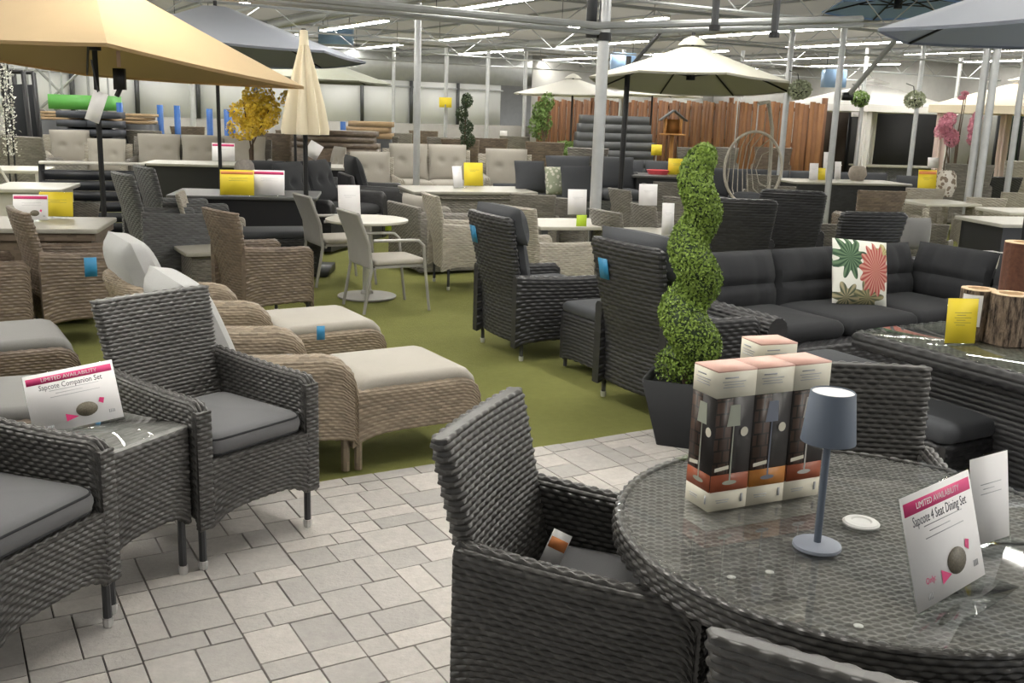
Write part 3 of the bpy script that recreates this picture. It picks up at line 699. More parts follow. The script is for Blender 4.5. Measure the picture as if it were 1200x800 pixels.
def closed_parasol(label, px, Y, z0, z1, r0, mat):
    c = D(px, 110, Y); o = thing('closed_parasol', label, 'parasol', None, (c.x, c.y, 0)); P = []
    for z, r in ((z0, r0), (z0+.05, r0*1.02), (z0+(z1-z0)*.35, r0*.82), (z0+(z1-z0)*.7, r0*.5), (z1, r0*.2)):
        P.append([((r*(1+.22*math.cos(8*a)))*math.cos(a), (r*(1+.22*math.cos(8*a)))*math.sin(a), z) for a in np.linspace(0, 2*PI, 64, endpoint=False)])
    P = np.array(P); U = np.zeros((5, 65, 2)); U[..., 1] = P[:, :1, 2]; U[..., 0] = np.linspace(0, 1, 65)[None]; m = MB(); m.grid(P, U, True); m.poly(P[0][::-1]); m.poly(P[-1]); m.build('folded_canopy', mat, o, 60)
    MB().tube([(0, 0, 0), (0, 0, z1+.16)], .025, 8).build('pole', MK, o); MB().lathe([(0, z1), (.05, z1), (.04, z1+.14), (0, z1+.16)], 10).build('top_knob', mat, o); MB().box((0, 0, .04), (.5, .5, .08)).build('base_plate', MD, o, 0); return o
closed_parasol('folded cream parasol hanging closed beside the yellow tree', 357, 10.4, 1.42, 2.29, .20, C_CREAM)

# ================================================================== GAZEBOS
def gazebo(label, px, Y, W, Dd, zr, za, roofm, yaw=GA, drape=True, curtainm=None):
    c = D(px, 150, Y); o = thing('gazebo', label, 'gazebo', None, (c.x, c.y, 0), yaw)
    for sx in (-1, 1):
        for sy in (-1, 1): MB().box((sx*W/2, sy*Dd/2, zr/2), (.09, .09, zr)).build('post', MA, o, 0)
    m = MB(); a = .22; base = [(-W/2-a, -Dd/2-a), (W/2+a, -Dd/2-a), (W/2+a, Dd/2+a), (-W/2-a, Dd/2+a)]
    for k in range(4):
        p, q = base[k], base[(k+1) % 4]; m.poly([(*p, zr), (*q, zr), (q[0]*.12, q[1]*.12, za), (p[0]*.12, p[1]*.12, za)]); m.poly([(*p, zr-.16), (*q, zr-.16), (*q, zr), (*p, zr)]); m.poly([(*q, zr-.165), (*p, zr-.165), (p[0]*.12, p[1]*.12, za-.02), (q[0]*.12, q[1]*.12, za-.02)])
    m.poly([(b[0]*.12, b[1]*.12, za) for b in base]); m.build('canopy', roofm, o, 0)
    m = MB(); 
    for k in range(4):
        p, q = base[k], base[(k+1) % 4]; m.poly([(p[0]*.2, p[1]*.2, za+.05), (q[0]*.2, q[1]*.2, za+.05), (0, 0, za+.16)])
    m.build('vent_cap', roofm, o, 0)
    if drape:
        for sx, sy in ((-1, -1), (1, -1), (-1, 1), (1, 1)):
            P = [[(sx*W/2+(.09+.035*math.cos(5*t))*math.cos(t)*(1 if z > 1 or z < .5 else .7), sy*Dd/2+(.09+.035*math.cos(5*t))*math.sin(t), z) for t in np.linspace(0, 2*PI, 30, endpoint=False)] for z in (.05, .7, 1.1, 1.6, zr-.05)]
            MB().loft(P, 'i').build('curtain', curtainm or C_WG, o, 60)
    return o
gazebo('white gazebo with tied curtains over dark sofas', 1018, 25.5, 2.75, 2.2, 2.14, 2.62, C_WG)
gazebo('cream gazebo at the far right with pink curtain', 1195, 22, 2.2, 2.2, 2.15, 2.65, C_CREAM, curtainm=fabric2('curtain_pink', (.62, .50, .46)))
# dark backdrop panels inside the gazebo area
blk = plain('black_screen', (.012, .012, .013), .7)
for px, Y, w_, lab, mm in ((962, 27.3, 1.5, 'dark brown screen panel under the left half of the white gazebo', plain('brown_screen', (.035, .022, .015), .7)), (1046, 27.3, 2.35, 'black screen panel under the right half of the white gazebo', blk), (1183, 24, .55, 'dark green screen panel at the far right', plain('green_screen', (.008, .028, .014), .8))):
    c = D(px, 150, Y); o = thing('screen_panel', lab, 'screen', None, (c.x, c.y, 0)); MB().box((0, 0, 1.0), (w_, .05, 2.0)).build('panel', mm, o, 0)
    for s in (-1, 1): MB().box((s*w_/2, 0, 1.02), (.05, .07, 2.04)).build('frame_post', MK, o, 0)

# ================================================================== FENCE, PLANTS
fcol = [plain('fence_board_a', (.145, .060, .025), .7, 0, .25, 5), plain('fence_board_b', (.20, .085, .033), .7, 0, .25, 5), plain('fence_board_c', (.26, .115, .042), .7, 0, .25, 5)]
fe = thing('board_fence', 'stained brown board fence at the back behind the white parasol', 'fence', None, (0, 0, 0))
nb = 0
for v in np.arange(15.6, 27.2, .145):
    p = UV(16.45+.015*((nb*7) % 3), v, 1.06); nb += 1
    o = MB().bar(p-Vector((0, 0, 1.06)), p+Vector((0, 0, 1.0+.02*((nb*5) % 4))), .14, .022, up=tuple(UX)).build('board', fcol[(0 if v > 20 else 1)+((nb*11) % 2)], fe, 0)
for v in np.arange(15.6, 27.3, 2.9): MB().bar(UV(16.52, v, 0), UV(16.52, v, 2.2), .1, .1).build('post', fcol[0], fe, 0)
for z in (.4, 1.2, 1.95): MB().bar(UV(16.52, 15.6, z), UV(16.52, 27.2, z), .05, .08).build('rail', fcol[0], fe, 0)
def leafmat(name, c1, c2):
    t = NT(name); geo = t.n('ShaderNodeNewGeometry').outputs['Position']; wn = t.noise(38, geo, 2, .8); t.set(t.mix(wn, c1, c2), .6); t.b.inputs['Subsurface Weight'].default_value = 0; return t.m
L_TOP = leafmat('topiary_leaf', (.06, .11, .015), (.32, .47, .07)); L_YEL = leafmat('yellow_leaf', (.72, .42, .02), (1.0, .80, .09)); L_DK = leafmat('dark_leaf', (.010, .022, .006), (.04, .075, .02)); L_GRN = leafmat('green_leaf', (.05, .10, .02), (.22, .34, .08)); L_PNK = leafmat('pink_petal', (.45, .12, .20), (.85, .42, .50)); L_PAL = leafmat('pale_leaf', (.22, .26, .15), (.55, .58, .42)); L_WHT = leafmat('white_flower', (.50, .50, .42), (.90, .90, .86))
BARK = plain('bark', (.09, .06, .04), .9, 0, .4, 30)
def leaves(pts, nor, size, mat, name, parent, jit=.5, asp=.6):
    """small four-cornered leaves at points, facing roughly along nor, joined as one countless mass"""
    n = len(pts); N = nor+rng.normal(0, jit, (n, 3)); N /= np.linalg.norm(N, axis=1, keepdims=True)
    T = np.cross(N, rng.normal(0, 1, (n, 3))); T /= np.linalg.norm(T, axis=1, keepdims=True); B = np.cross(N, T); sz = size*rng.uniform(.7, 1.3, (n, 1))
    Q = np.stack([pts-T*sz, pts+B*sz*asp+N*sz*.25, pts+T*sz, pts-B*sz*asp+N*sz*.25], 1)
    m = MB(); b = m.addv(Q.reshape(-1, 3)); m.addf(np.arange(4*n).reshape(n, 4)+b, np.tile(np.array([[0, 0], [1, 0], [1, 1], [0, 1]], float), (n, 1, 1)))
    o = m.build(name, mat, parent, 0); o['kind'] = 'stuff'; return o
def blob(n, c, r):
    d = rng.normal(0, 1, (n, 3)); d /= np.linalg.norm(d, axis=1, keepdims=True); return np.array(c)+d*np.array(r)*rng.uniform(.55, 1, (n, 1))**.5, d
def planter(o, w0, w1, h, mat, soil=True):
    m = MB(); P = [np.column_stack([rrect(w*k, w*k, .012, 2), np.full(12, z)]) for w, k, z in ((w0, 1, 0), (w1, 1, h), (w1, .92, h), (w1, .90, h-.05))]
    m.loft(P, 'i'); return m.build('planter', mat, o, 0)
pot = plain('black_planter', (.012, .013, .015), .75)
c = (G(767, 522)+G(800, 533))/2+Vector((.09, .16, 0)); ZT = 1.66
top = thing('spiral_topiary', 'spiral green topiary in a tapered black planter at the turf edge', 'plant', None, (c.x, c.y, 0), R(-18)); planter(top, .23, .40, .37, pot)
MB().lathe([(0, .30), (.165, .30), (.165, .31), (0, .31)], 12).build('soil', BARK, top); MB().tube([(0, 0, .3), (0, 0, ZT-.1)], .016, 8).build('stem', BARK, top)
# spiral body: thick tube winding up the stem, radius shrinking upwards
def spiral(t):
    z = .40+t*(ZT-.50); rr = .050-.028*t; a = -2*PI*3.3*t+2.6; return np.array([rr*math.cos(a), rr*math.sin(a), z])
def srad(t): return .142-.062*t if t < .93 else .084*math.sqrt(max(.02, 1-((t-.93)/.075)**2))
pts, nor = [], []
for _ in range(34000):
    t = rng.random(); c0 = spiral(t); d = rng.normal(0, 1, 3); d /= np.linalg.norm(d); r = srad(t)
    pts.append(c0+d*np.array([r, r, r*.80])*rng.uniform(.90, 1.03)); nor.append(d)
pts = np.array(pts); nor = np.array(nor); k = pts[:, 2] > .335
leaves(pts[k], nor[k], .0085, L_TOP, 'foliage', top, .55)
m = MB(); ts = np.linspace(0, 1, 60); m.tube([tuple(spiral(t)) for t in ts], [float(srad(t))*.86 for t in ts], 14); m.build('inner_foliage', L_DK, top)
def bush(label, px, py, Y, r, n, size, mat, h0=0.0, name='shrub', cat='plant', blobs=6, potted=True, z=None, stem=True):
    c = D(px, py, Y); zc = c.z if z is None else z; o = thing(name, label, cat, None, (c.x, c.y, h0)); P, N = [], []
    for k in range(blobs):
        f = k/max(1, blobs-1); off = np.array([rng.normal(0, r[0]*.35), rng.normal(0, r[0]*.35), zc-h0+(f-.5)*1.3*r[1]]); p, d = blob(n//blobs, off, (r[0]*.6, r[0]*.6, r[1]*.45)); P.append(p); N.append(d)
    leaves(np.concatenate(P), np.concatenate(N), size, mat, 'foliage', o, .8)
    if stem:
        for k in range(3): MB().tube([(0, 0, .05), (rng.normal(0, r[0]*.15), rng.normal(0, .05), (zc-h0)*.6), (rng.normal(0, r[0]*.4), 0, zc-h0+r[1]*.4)], [.02, .015, .006], 6).build('branch', BARK, o)
    if potted: planter(o, .22, .34, .32, pot)
    return o
bush('artificial tree with bright yellow leaves behind the beige sofas', 294, 131, 17, (.46, .42), 3200, .032, L_YEL, blobs=9, name='yellow_tree')
bush('tall leafy green plant at the left end of the brown fence', 637, 137, 20.6, (.23, .45), 1800, .028, L_GRN, blobs=7, name='bamboo_plant')
bush('low clipped green shrub before the brown fence', 664, 160, 21.4, (.40, .13), 1400, .028, L_GRN, blobs=5, potted=False, stem=False, z=1.0)
bush('pink blossom tree left of the far right pillar pair', 1113, 152, 21, (.24, .32), 1700, .03, L_PNK, blobs=6, name='blossom_tree')
bush('pink blossom tree directly behind the pillar pair', 1141, 150, 20.2, (.16, .30), 1300, .03, L_PNK, blobs=5, name='blossom_tree')
bush('sprig of pink blossom above the cream gazebo edge', 1130, 112, 21.2, (.12, .07), 300, .03, L_PNK, blobs=2, name='blossom_tree')
for px, py, Y, m_, lab in ((937, 105, 17.3, L_PAL, 'pale silvery hanging basket at the pillar left of the white gazebo'), (1008, 116, 21.8, L_GRN, 'green trailing hanging basket in front of the white gazebo'), (1072, 117, 19.8, L_PAL, 'round pale green hanging basket right of the gazebo middle')):
    p = D(px, py, Y); o = thing('hanging_basket', lab, 'hanging basket', None, (p.x, p.y, p.z)); q, d = blob(700, (0, 0, 0), (.20, .20, .17)); leaves(q, d, .026, m_, 'foliage', o, .9)
    MB().lathe([(0, -.13), (.10, -.10), (.15, 0), (.14, .01), (0, -.02)], 14).build('basket', MK, o); MB().tube([(0, 0, 0), (-.05, 0, .25), (-.2, 0, .30)], .008, 5).build('bracket', MK, o)
p = D(545, 160, 17.5); o = thing('spiral_topiary', 'small dark spiral topiary far off by the white windows', 'plant', None, (p.x, p.y, 0)); planter(o, .2, .3, .3, pot)
P, N = [], []
for k in range(7):
    q, d = blob(420, (.06*math.cos(k*1.9), .06*math.sin(k*1.9), .55+k*.22), (.17-k*.012, .17-k*.012, .13)); P.append(q); N.append(d)
leaves(np.concatenate(P), np.concatenate(N), .02, L_DK, 'foliage', o, .7); MB().tube([(0, 0, .2), (0, 0, 1.9)], .015, 6).build('stem', BARK, o)
# ================================================================== FOREGROUND: round dining set
PROTO = {}
def use(key, maker, label, group=None):
    if key not in PROTO: PROTO[key] = o = maker(label)
    else: o = dup(PROTO[key], label)
    if group: o['group'] = group
    elif 'group' in o: del o['group']
    return o
def G0(px, py, h): p = G(px, py, h); return Vector((p.x, p.y, 0))
def at(o, px, py, h, yaw, back=.0, sc=1.0):      # put a thing so that its back's top edge (height h) is where the survey pixel shows it
    p = G(px, py, h*sc); f = Vector((math.cos(R(yaw)), math.sin(R(yaw)), 0)); p = p+f*back*sc; return pose(o, (p.x, p.y, 0), yaw, sc)
def dine(label): return armchair(label, WD, FG, dense=True, pipe=True, W=.58, Dp=.62, H=.93, flare=.004, bow=.012)
GD = 'charcoal wicker dining armchairs of one range'
N1 = pose(use('sap', dine, 'charcoal wicker armchair at the left of the round glass table, back to the paving', GD), (.248, 2.415), -21)
pose(use('sap', dine, 'charcoal wicker armchair cut off at the bottom edge, tucked under the round table', GD), (.72, 1.60), 62)
pose(use('sap', dine, 'charcoal wicker armchair on the far side of the round table, behind the blue-grey lamp', GD), (1.095, 2.86), -92)
pose(use('sap', dine, 'charcoal wicker armchair with grey cushion on the paving, right of the low wicker side table', GD), (-1.205, 3.85), -36)
pose(use('sap', dine, 'charcoal wicker armchair cut off by the left frame edge', GD), (-1.658, 2.87), -18)
tg = MB().box((0, 0, .05), (.055, .002, .10)).build('care_label', PW, N1, 0); tg.location = (.02, .15, .525); tg.rotation_euler = (R(-18), R(26), R(-66)); MB().box((0, -.0015, .065), (.05, .002, .03)).build('label_print', PO, tg, 0); tg['label'] = 'white and orange care label on the seat'
# ---- the round table
T0 = Vector((.881, 2.333, 0)); RT = .60
rt = thing('round_dining_table', 'round charcoal wicker table with a clear glass top and boxes on it', 'table', None, (T0.x, T0.y, 0), R(-8))
m = MB(); st, pk = .0115, .019; gx = -RT+(np.arange(int(2*RT/pk*3))+.5)*pk/3; gy = -RT+np.arange(int(2*RT/st*4))*st/4; X, Y = np.meshgrid(gx, gy, indexing='ij')
Z = .7265+.0062*weave_h((X+RT)/pk, (Y+RT)/st)
P = np.stack([X, Y, Z], 2); b = m.addv(P); ni, nj = X.shape; i, j = np.meshgrid(np.arange(ni-1), np.arange(nj-1), indexing='ij'); i = i.ravel(); j = j.ravel()
q = np.stack([i*nj+j, (i+1)*nj+j, (i+1)*nj+j+1, i*nj+j+1], 1); cen = (P[:-1, :-1]+P[1:, 1:])/2; ok = (np.hypot(cen[..., 0], cen[..., 1]) < RT-.012).ravel(); q = q[ok]
UVv = np.stack([X, Y], 2).reshape(-1, 2); m.addf(q+b, UVv[q])
m.build('woven_top', wicker('wicker_table_top', (.075, .073, .070), (.34, .335, .32), .0115, .019, relief=False), rt)
a = np.linspace(0, 2*PI, 72, endpoint=False); m = MB()
prof = [(RT-.014, .725), (RT-.004, .733), (RT+.004, .728), (RT+.008, .70), (RT+.004, .672), (RT-.01, .664), (RT-.035, .664), (RT-.035, .72)]
P = np.stack([[(r*math.cos(t), r*math.sin(t), z) for r, z in prof] for t in a]); P = np.concatenate([P, P[:1]]); m.loft(P, 'j', True, caps=False); m.build('woven_rim', WD, rt)
m = MB().lathe([(0, .7345), (RT-.004, .7345), (RT, .7365), (RT, .7395), (RT-.003, .7415), (0, .7415)], 96, caps=False); m.build('glass_top', GT, rt, 30)
for k in range(4):
    t = PI/4+k*PI/2; x, y = .42*math.cos(t), .42*math.sin(t); m = MB(); P = [np.column_stack([rrect(.07, .07, .02, 3)[:, 0]+x*(1-.12*(1-z/.7)), rrect(.07, .07, .02, 3)[:, 1]+y*(1-.12*(1-z/.7)), np.full(16, z)]) for z in (.0, .2, .45, .68)]; m.loft(P, 'i').build('leg', WB, rt)
for k in range(2): t = PI/4+k*PI/2; MB().bar((-.4*math.cos(t), -.4*math.sin(t), .16), (.4*math.cos(t), .4*math.sin(t), .16), .04).build('cross_bar', WB, rt)
o = MB().lathe([(0, .0), (.044, 0), (.045, .004), (.040, .008), (.026, .009), (.022, .006), (0, .006)], 28, caps=False).build('parasol_hole_cap', plain('white_plastic', (.8, .8, .78), .35, 0, .02), rt, 30); o.location = (0, 0, .7415)
for px, py in ((857, 676), (1006, 733), (902, 670)):
    p = G(px, py, .733); o = MB().lathe([(0, 0), (.010, 0), (.010, .0012), (0, .0012)], 14, caps=False).build('glass_pad', MAT['white_plastic'], rt, 0); o.location = Matrix.Rotation(-R(-8), 3, 'Z') @ (Vector((p.x, p.y, 0))-T0)+Vector((0, 0, .7325))
# ---- table lamp
lm = plain('lamp_blue_grey', (.115, .14, .185), .55, 0, .04)
p = G(957, 641, .7415); o = thing('table_lamp', 'small blue-grey cordless table lamp on the round glass table', 'lamp', None, (p.x, p.y, .742))
MB().lathe([(0, 0), (.054, 0), (.056, .003), (.055, .009), (.048, .012), (.012, .014), (0, .014)], 32, caps=False).build('base', plain('lamp_base_grey', (.30, .33, .40), .5), o, 40)
MB().tube([(0, 0, .012), (0, 0, .30)], .0085, 12).build('stem', lm, o)
MB().lathe([(.062, .262), (.0615, .260), (.050, .376), (.048, .378), (.0465, .376), (.0595, .262), (.062, .262)], 36, caps=False).build('shade', lm, o, 40)
MB().lathe([(0, .372), (.047, .372), (.047, .375), (0, .377)], 28, caps=False).build('diffuser_top', plain('lamp_white', (.85, .84, .86), .5, 0, .02), o, 40)
MB().lathe([(0, .268), (.058, .268), (.058, .266), (0, .266)], 24, caps=False).build('lower_diffuser', MAT['lamp_white'], o, 0)
# ---- lamp boxes
t = NT('box_wall_print'); sep = t.n('ShaderNodeTexCoord').outputs['Object']; br = t.n('ShaderNodeTexBrick'); br.inputs['Scale'].default_value = 1; br.inputs['Brick Width'].default_value = .028; br.inputs['Row Height'].default_value = .032; br.inputs['Mortar Size'].default_value = .0025
br.inputs['Color1'].default_value = (.055, .034, .026, 1); br.inputs['Color2'].default_value = (.105, .062, .045, 1); br.inputs['Mortar'].default_value = (.022, .017, .015, 1)
mp = t.n('ShaderNodeMapping'); mp.inputs['Rotation'].default_value = (R(90), 0, 0); t.l(sep, mp.inputs[0]); t.l(mp.outputs[0], br.inputs[0]); t.set(br.outputs[0], .42)
B_CREAM = plain('box_cream', (.74, .70, .58), .5, 0, .04); B_PINK = plain('box_pink', (.74, .44, .36), .5, 0, .05); B_DARK = plain('box_dark', (.020, .016, .015), .4); B_FL = plain('box_floor_print', (.32, .075, .028), .4, 0, .25, 30); B_OR = plain('box_orange_print', (.50, .19, .03), .4, 0, .25, 30)
BW, BD, BH = .116, .100, .366
LP = [plain('print_lamp_sage', (.42, .44, .36), .5, 0, .1), plain('print_lamp_blue', (.20, .22, .28), .5, 0, .1), plain('print_lamp_white', (.55, .53, .50), .5, 0, .1)]
def lamp_box(label, p, yaw, lampm, floorm):
    o = thing('lamp_box', label, 'box', 'boxed table lamps on the round table', (p[0], p[1], .742), R(yaw))
    MB().box((0, 0, BH*.5-.012), (BW, BD, BH-.074)).build('carton', B_DARK, o, 0).location = (0, 0, .012)
    MB().box((0, 0, .0265), (BW+.0004, BD+.0004, .053)).build('lower_band', B_CREAM, o, 0)
    MB().box((0, 0, BH-.0345), (BW+.0008, BD+.0008, .069)).build('lid_sleeve', B_CREAM, o, 0); MB().box((0, 0, BH-.001), (BW+.001, BD+.001, .004)).build('lid_top', B_PINK, o, 0)
    for fx, W_, off, rz in ((0, BW, -BD/2-.0006, 0), (1, BD, -BW/2-.0006, -90)):
        f = MB().box((0, off, .074), (W_-.002, .0012, .045)).build('floor_print', floorm, o, 0); f.rotation_euler = (0, 0, R(rz))
        f2 = MB().box((-W_*.27, off+.0002, .195), (W_*.42, .0010, .20)).build('brick_print', MAT['box_wall_print'], f, 0)
        m = MB(); z0 = .073
        m.poly([(-.021, off-.001, .222), (.019, off-.001, .222), (.015, off-.001, .277), (-.014, off-.001, .277)]); m.poly([(-.0025, off-.001, z0), (.0025, off-.001, z0), (.0015, off-.001, .222), (-.0015, off-.001, .222)])
        m.poly([(.022*math.cos(a), off-.001, z0+.006*math.sin(a)) for a in np.linspace(0, 2*PI, 16, endpoint=False)]); m.build('lamp_print', lampm, f, 0)
        m = MB(); m.poly([(W_*.29+.0115*math.cos(a), off-.0011, .205+.0125*math.sin(a)) for a in np.linspace(0, 2*PI, 18, endpoint=False)]); m.build('badge_print', B_CREAM, f, 0); m = MB(); m.poly([(-W_*.42, off-.0011, .105), (-W_*.05, off-.0011, .110), (-W_*.05, off-.0011, .120), (-W_*.42, off-.0011, .115)]); m.build('strip_print', B_CREAM, f, 0)
        m = MB()
        for q, (wd, zz) in enumerate(((.35, .348), (.6, .338), (.5, .331), (.55, .324))): m.box((-W_*.08+W_*wd*.2*(q == 0)*-1, off-.0006, zz), (W_*wd, .0008, .0035 if q == 0 else .002))
        m.box((-W_*.15, off-.0006, .028), (W_*.35, .0008, .002)); m.box((-W_*.15, off-.0006, .022), (W_*.3, .0008, .002)); m.box((W_*.36, off-.0006, .028), (W_*.06, .0008, .022)); m.build('small_print', PG, f, 0)['kind'] = 'stuff'
    return o
byaw = 25.0; bx = Vector((math.cos(R(byaw)), math.sin(R(byaw)), 0)); by = Vector((-bx.y, bx.x, 0)); b0 = Vector((.507, 2.372, 0))+bx*BW/2+by*BD/2
lamp_box('leftmost lamp box, its print a sage green lamp, two sides showing', b0, byaw, LP[0], B_FL)
lamp_box('middle lamp box of the front row, its print a blue-grey lamp', b0+bx*(BW+.003), byaw, LP[1], B_OR)
lamp_box('third lamp box of the front row, partly behind the lamp shade', b0+bx*(BW+.003)*2, byaw+1, LP[2], B_FL)
lamp_box('lamp box standing behind the front row, only its pink lid clear', b0+bx*(BW*2.62)+by*(BD*2.1), byaw-6, LP[0], B_OR)
# ---- signs on the near tables
p = (G(1070, 725, .7415)+G(1157, 672, .7415))/2
o = card_sign('white table sign with a pink band, naming a 4 seat dining set', .297, .235, 'white', 'LIMITED AVAILABILITY', 'Sapcote 4 Seat Dining Set', 3, 17, extra='Only:', base=.075, headsz=.0185); o.location = (p.x, p.y, .7418); o.rotation_euler = (0, 0, R(41))
p = G(1150, 640, .7415); o = card_sign('second white sign standing behind the pink-banded dining set sign', .15, .21, 'white', '', '', 3, 10, pic=False, base=.06); o.location = (p.x+.03, p.y+.02, .7418); o.rotation_euler = (0, 0, R(33))
# ---- companion side table and its sign
o = thing('side_table', 'low charcoal wicker side table between the two companion armchairs', 'table', None, (-1.445, 3.36, 0), R(65.5-0))
TW, TD, TH = .40, .46, .575
for sx in (-1, 1): apron(TD-.02, sx*(TW/2-.015), .03, .20, TH-.01, .05, True, axis='y').build('side_panel', WD, o)
for sy in (-1, 1): apron(TW-.02, sy*(TD/2-.015), .03, .20, TH-.01, .05, True).build('end_panel', WD, o)
m = MB(); P = [np.column_stack([rrect(TW-2*i, TD-2*i, .015, 3), np.full(16, z)]) for i, z in ((.012, TH-.02), (0, TH-.012), (0, TH-.004), (.006, TH), (.012, TH))]; m.loft(P, 'i').build('woven_top', MAT['wicker_table_top'], o)
MB().box((0, 0, TH+.003), (TW-.03, TD-.03, .005)).build('glass_top', GT, o, 0); legs(o, [(sx*(TW/2-.03), sy*(TD/2-.03)) for sx in (-1, 1) for sy in (-1, 1)], .014, .24, MD, True)
p = G(128, 497, TH+.006); q = G(45, 499, TH+.006)
o = card_sign('white sign with a pink band on the wicker side table, naming a companion set', .297, .21, 'white', 'LIMITED AVAILABILITY', 'Sapcote Companion Set', 3, 22, base=.07, headsz=.0185); o.location = (p.x-.085, p.y-.045, TH+.006); o.rotation_euler = (0, R(-9), R(22))

# ================================================================== MIDDLE: natural rattan lounge pair
UXd = (UX.x, UX.y)
lA = pose(lounge('natural rattan lounge chair with pale back cushion, directly behind the paving armchair', WN, FM, bc=FW), (-1.24, 4.70), 32)
fA = pose(footstool('natural rattan footstool with beige cushion at the turf edge', WN, FB, W=.58, L=.70), (-.60, 4.98), 32)
lB = pose(use('lounge2', lambda l: lounge(l, WN, FM, bc=FW), 'natural rattan lounge chair farther back, between the tagged and the centre brown armchairs'), (-1.93, 5.93), 32)
fB = pose(dup(fA, 'natural rattan footstool with beige cushion farther back, half hidden by a rattan arm'), (-1.22, 6.05), 32)
for o in (lA, lB): o['group'] = 'natural rattan lounge chairs'
for o in (fA, fB): o['group'] = 'natural rattan footstools'
swing_tag('small teal tag hanging on the rattan lounge arm', G(376, 398, .58), -70, .04, .07)
# brown stools at the left edge
s1 = footstool('brown wicker footstool with grey cushion at the left frame edge', WR, FM, W=.60, L=.66, H=.40); pose(s1, (-2.78, 5.35), 32)
s2 = dup(s1, 'brown wicker footstool with taupe cushion, lower at the left frame edge'); pose(s2, (-2.20, 4.20), 22)
o = thing('paper_tag', 'white paper tag hanging from the brown footstool cushion', 'tag'); pose(o, G(58, 410, .36), -60)
MB().box((0, 0, -.02), (.05, .003, .09)).build('upper_leaf', PW, o, 0); MB().box((.03, 0, -.13), (.055, .003, .12)).build('lower_leaf', plain('cream_card', (.72, .68, .55), .6), o, 0)

# ---- generic makers
mk_brown = lambda l: armchair(l, WR, FT, dense=(.022, .034, .008), W=.58, Dp=.60, H=.90, ah=.62, zb=.14)
mk_grey = lambda l: armchair(l, WG, FT, W=.56, Dp=.60, H=.88, ah=.62, zb=.16)
mk_light = lambda l: armchair(l, WL, FB, W=.58, Dp=.62, H=.90, ah=.62, zb=.18)
mk_black = lambda l: armchair(l, WB, FS, dense=DB, W=.62, Dp=.68, H=1.0, ah=.60, zb=.12, rtop=.05, lean=.26)
mk_recl = lambda l: armchair(l, WB, FS, dense=DB, W=.68, Dp=.72, H=1.0, ah=.58, zb=.10, lean=.20, head=True, backc=FS, arch=.04, rtop=.03)
mk_slate = lambda l: armchair(l, WS, FS, W=.60, Dp=.62, H=.93, ah=.62, zb=.10)
GB = 'brown wicker dining armchairs at the left tables'
# left brown dining set with parasol
lt = table('stone-topped brown wicker dining table in front of the mustard parasol pole', 1.6, .85, .74, STONE, WR, 'box', band=WR); pose(lt, (-4.05, 7.85, 0), -78)
pose(use('brown', mk_brown, 'brown wicker dining armchair with a blue tag, beside the mustard parasol table', GB), (-3.17, 7.15), 37, 1.04)
pose(use('brown', mk_brown, 'brown wicker dining armchair at the left frame edge, beside the tagged one', GB), (-3.70, 6.75), 37)
at(use('brown', mk_brown, 'brown wicker dining armchair in the centre left, wide arm panel toward us', GB), 262, 247, .90, 42, .30)
swing_tag('blue tag on the brown wicker dining armchair at the left', D(107, 324, 6.72), -56, .08, .13)
for lab, kw, px, py, z, yaw in (('white and pink sign on the mustard parasol table', dict(body='white', head='SALE'), 36, 258, .75, -78), ('yellow price card on the mustard parasol table', dict(body='yellow', pic=False), 66, 254, .75, -78)):
    o = card_sign(lab, .26, .20, lines=3, tilt=14, lettered=False, **kw); pose(o, G(px, py, z), yaw)
# slate armchairs behind
c = D(158, 198, 9.3); pose(use('slate', mk_slate, 'slate wicker armchair seen from its leaning back, left of the tan chair', 'slate wicker armchairs'), (c.x+.25, c.y+.1, 0), 36, 1.13)
c = D(182, 198, 10.3); pose(use('slate', mk_slate, 'slate wicker armchair turned away just behind its twin', 'slate wicker armchairs'), (c.x+.25, c.y+.1, 0), 36, 1.13)
at(use('light', mk_light, 'tan slim wicker armchair between the slate and brown armchairs', 'light wicker armchairs'), 215, 226, .90, 12, .31, .92)
o = table('small low tan wicker coffee table between the slate and brown chairs', .62, .5, .42, STONE, WG, 'box'); pose(o, G0(242, 290, .42), 30)
# aluminium bistro set
at(use('alu', lambda l: alu_chair(l, MA, plain('grey_sling', (.26, .25, .235), .7), FB), 'grey aluminium armchair right of the bistro table, nearest to us', 'grey aluminium armchairs'), 408, 248, .86, 30, .36, .98)
at(use('alu', None, 'grey aluminium armchair left of the bistro table', 'grey aluminium armchairs'), 354, 229, .86, 30, .36)
bt = thing('bistro_table', 'round pale bistro table on a steel pedestal between the aluminium chairs', 'table'); p = G(430, 256, .72); bt.location = (p.x, p.y, 0)
MB().lathe([(0, .69), (.36, .69), (.375, .70), (.375, .715), (.365, .72), (0, .72)], 40, caps=False).build('tabletop', TWHITE, bt, 40); MB().tube([(0, 0, .02), (0, 0, .69)], .04, 14).build('pedestal', MS, bt)
MB().lathe([(0, 0), (.27, 0), (.27, .012), (.06, .03), (.05, .06), (0, .06)], 32, caps=False).build('base', MA, bt, 40); MB().box((0, -.045, .45), (.06, .004, .12)).build('paper_label', PW, bt, 0)
o = card_sign('tall white leaflet standing on the bistro table', .20, .297, lines=2, pic=False, tilt=10); pose(o, G(410, 256, .72), -70)
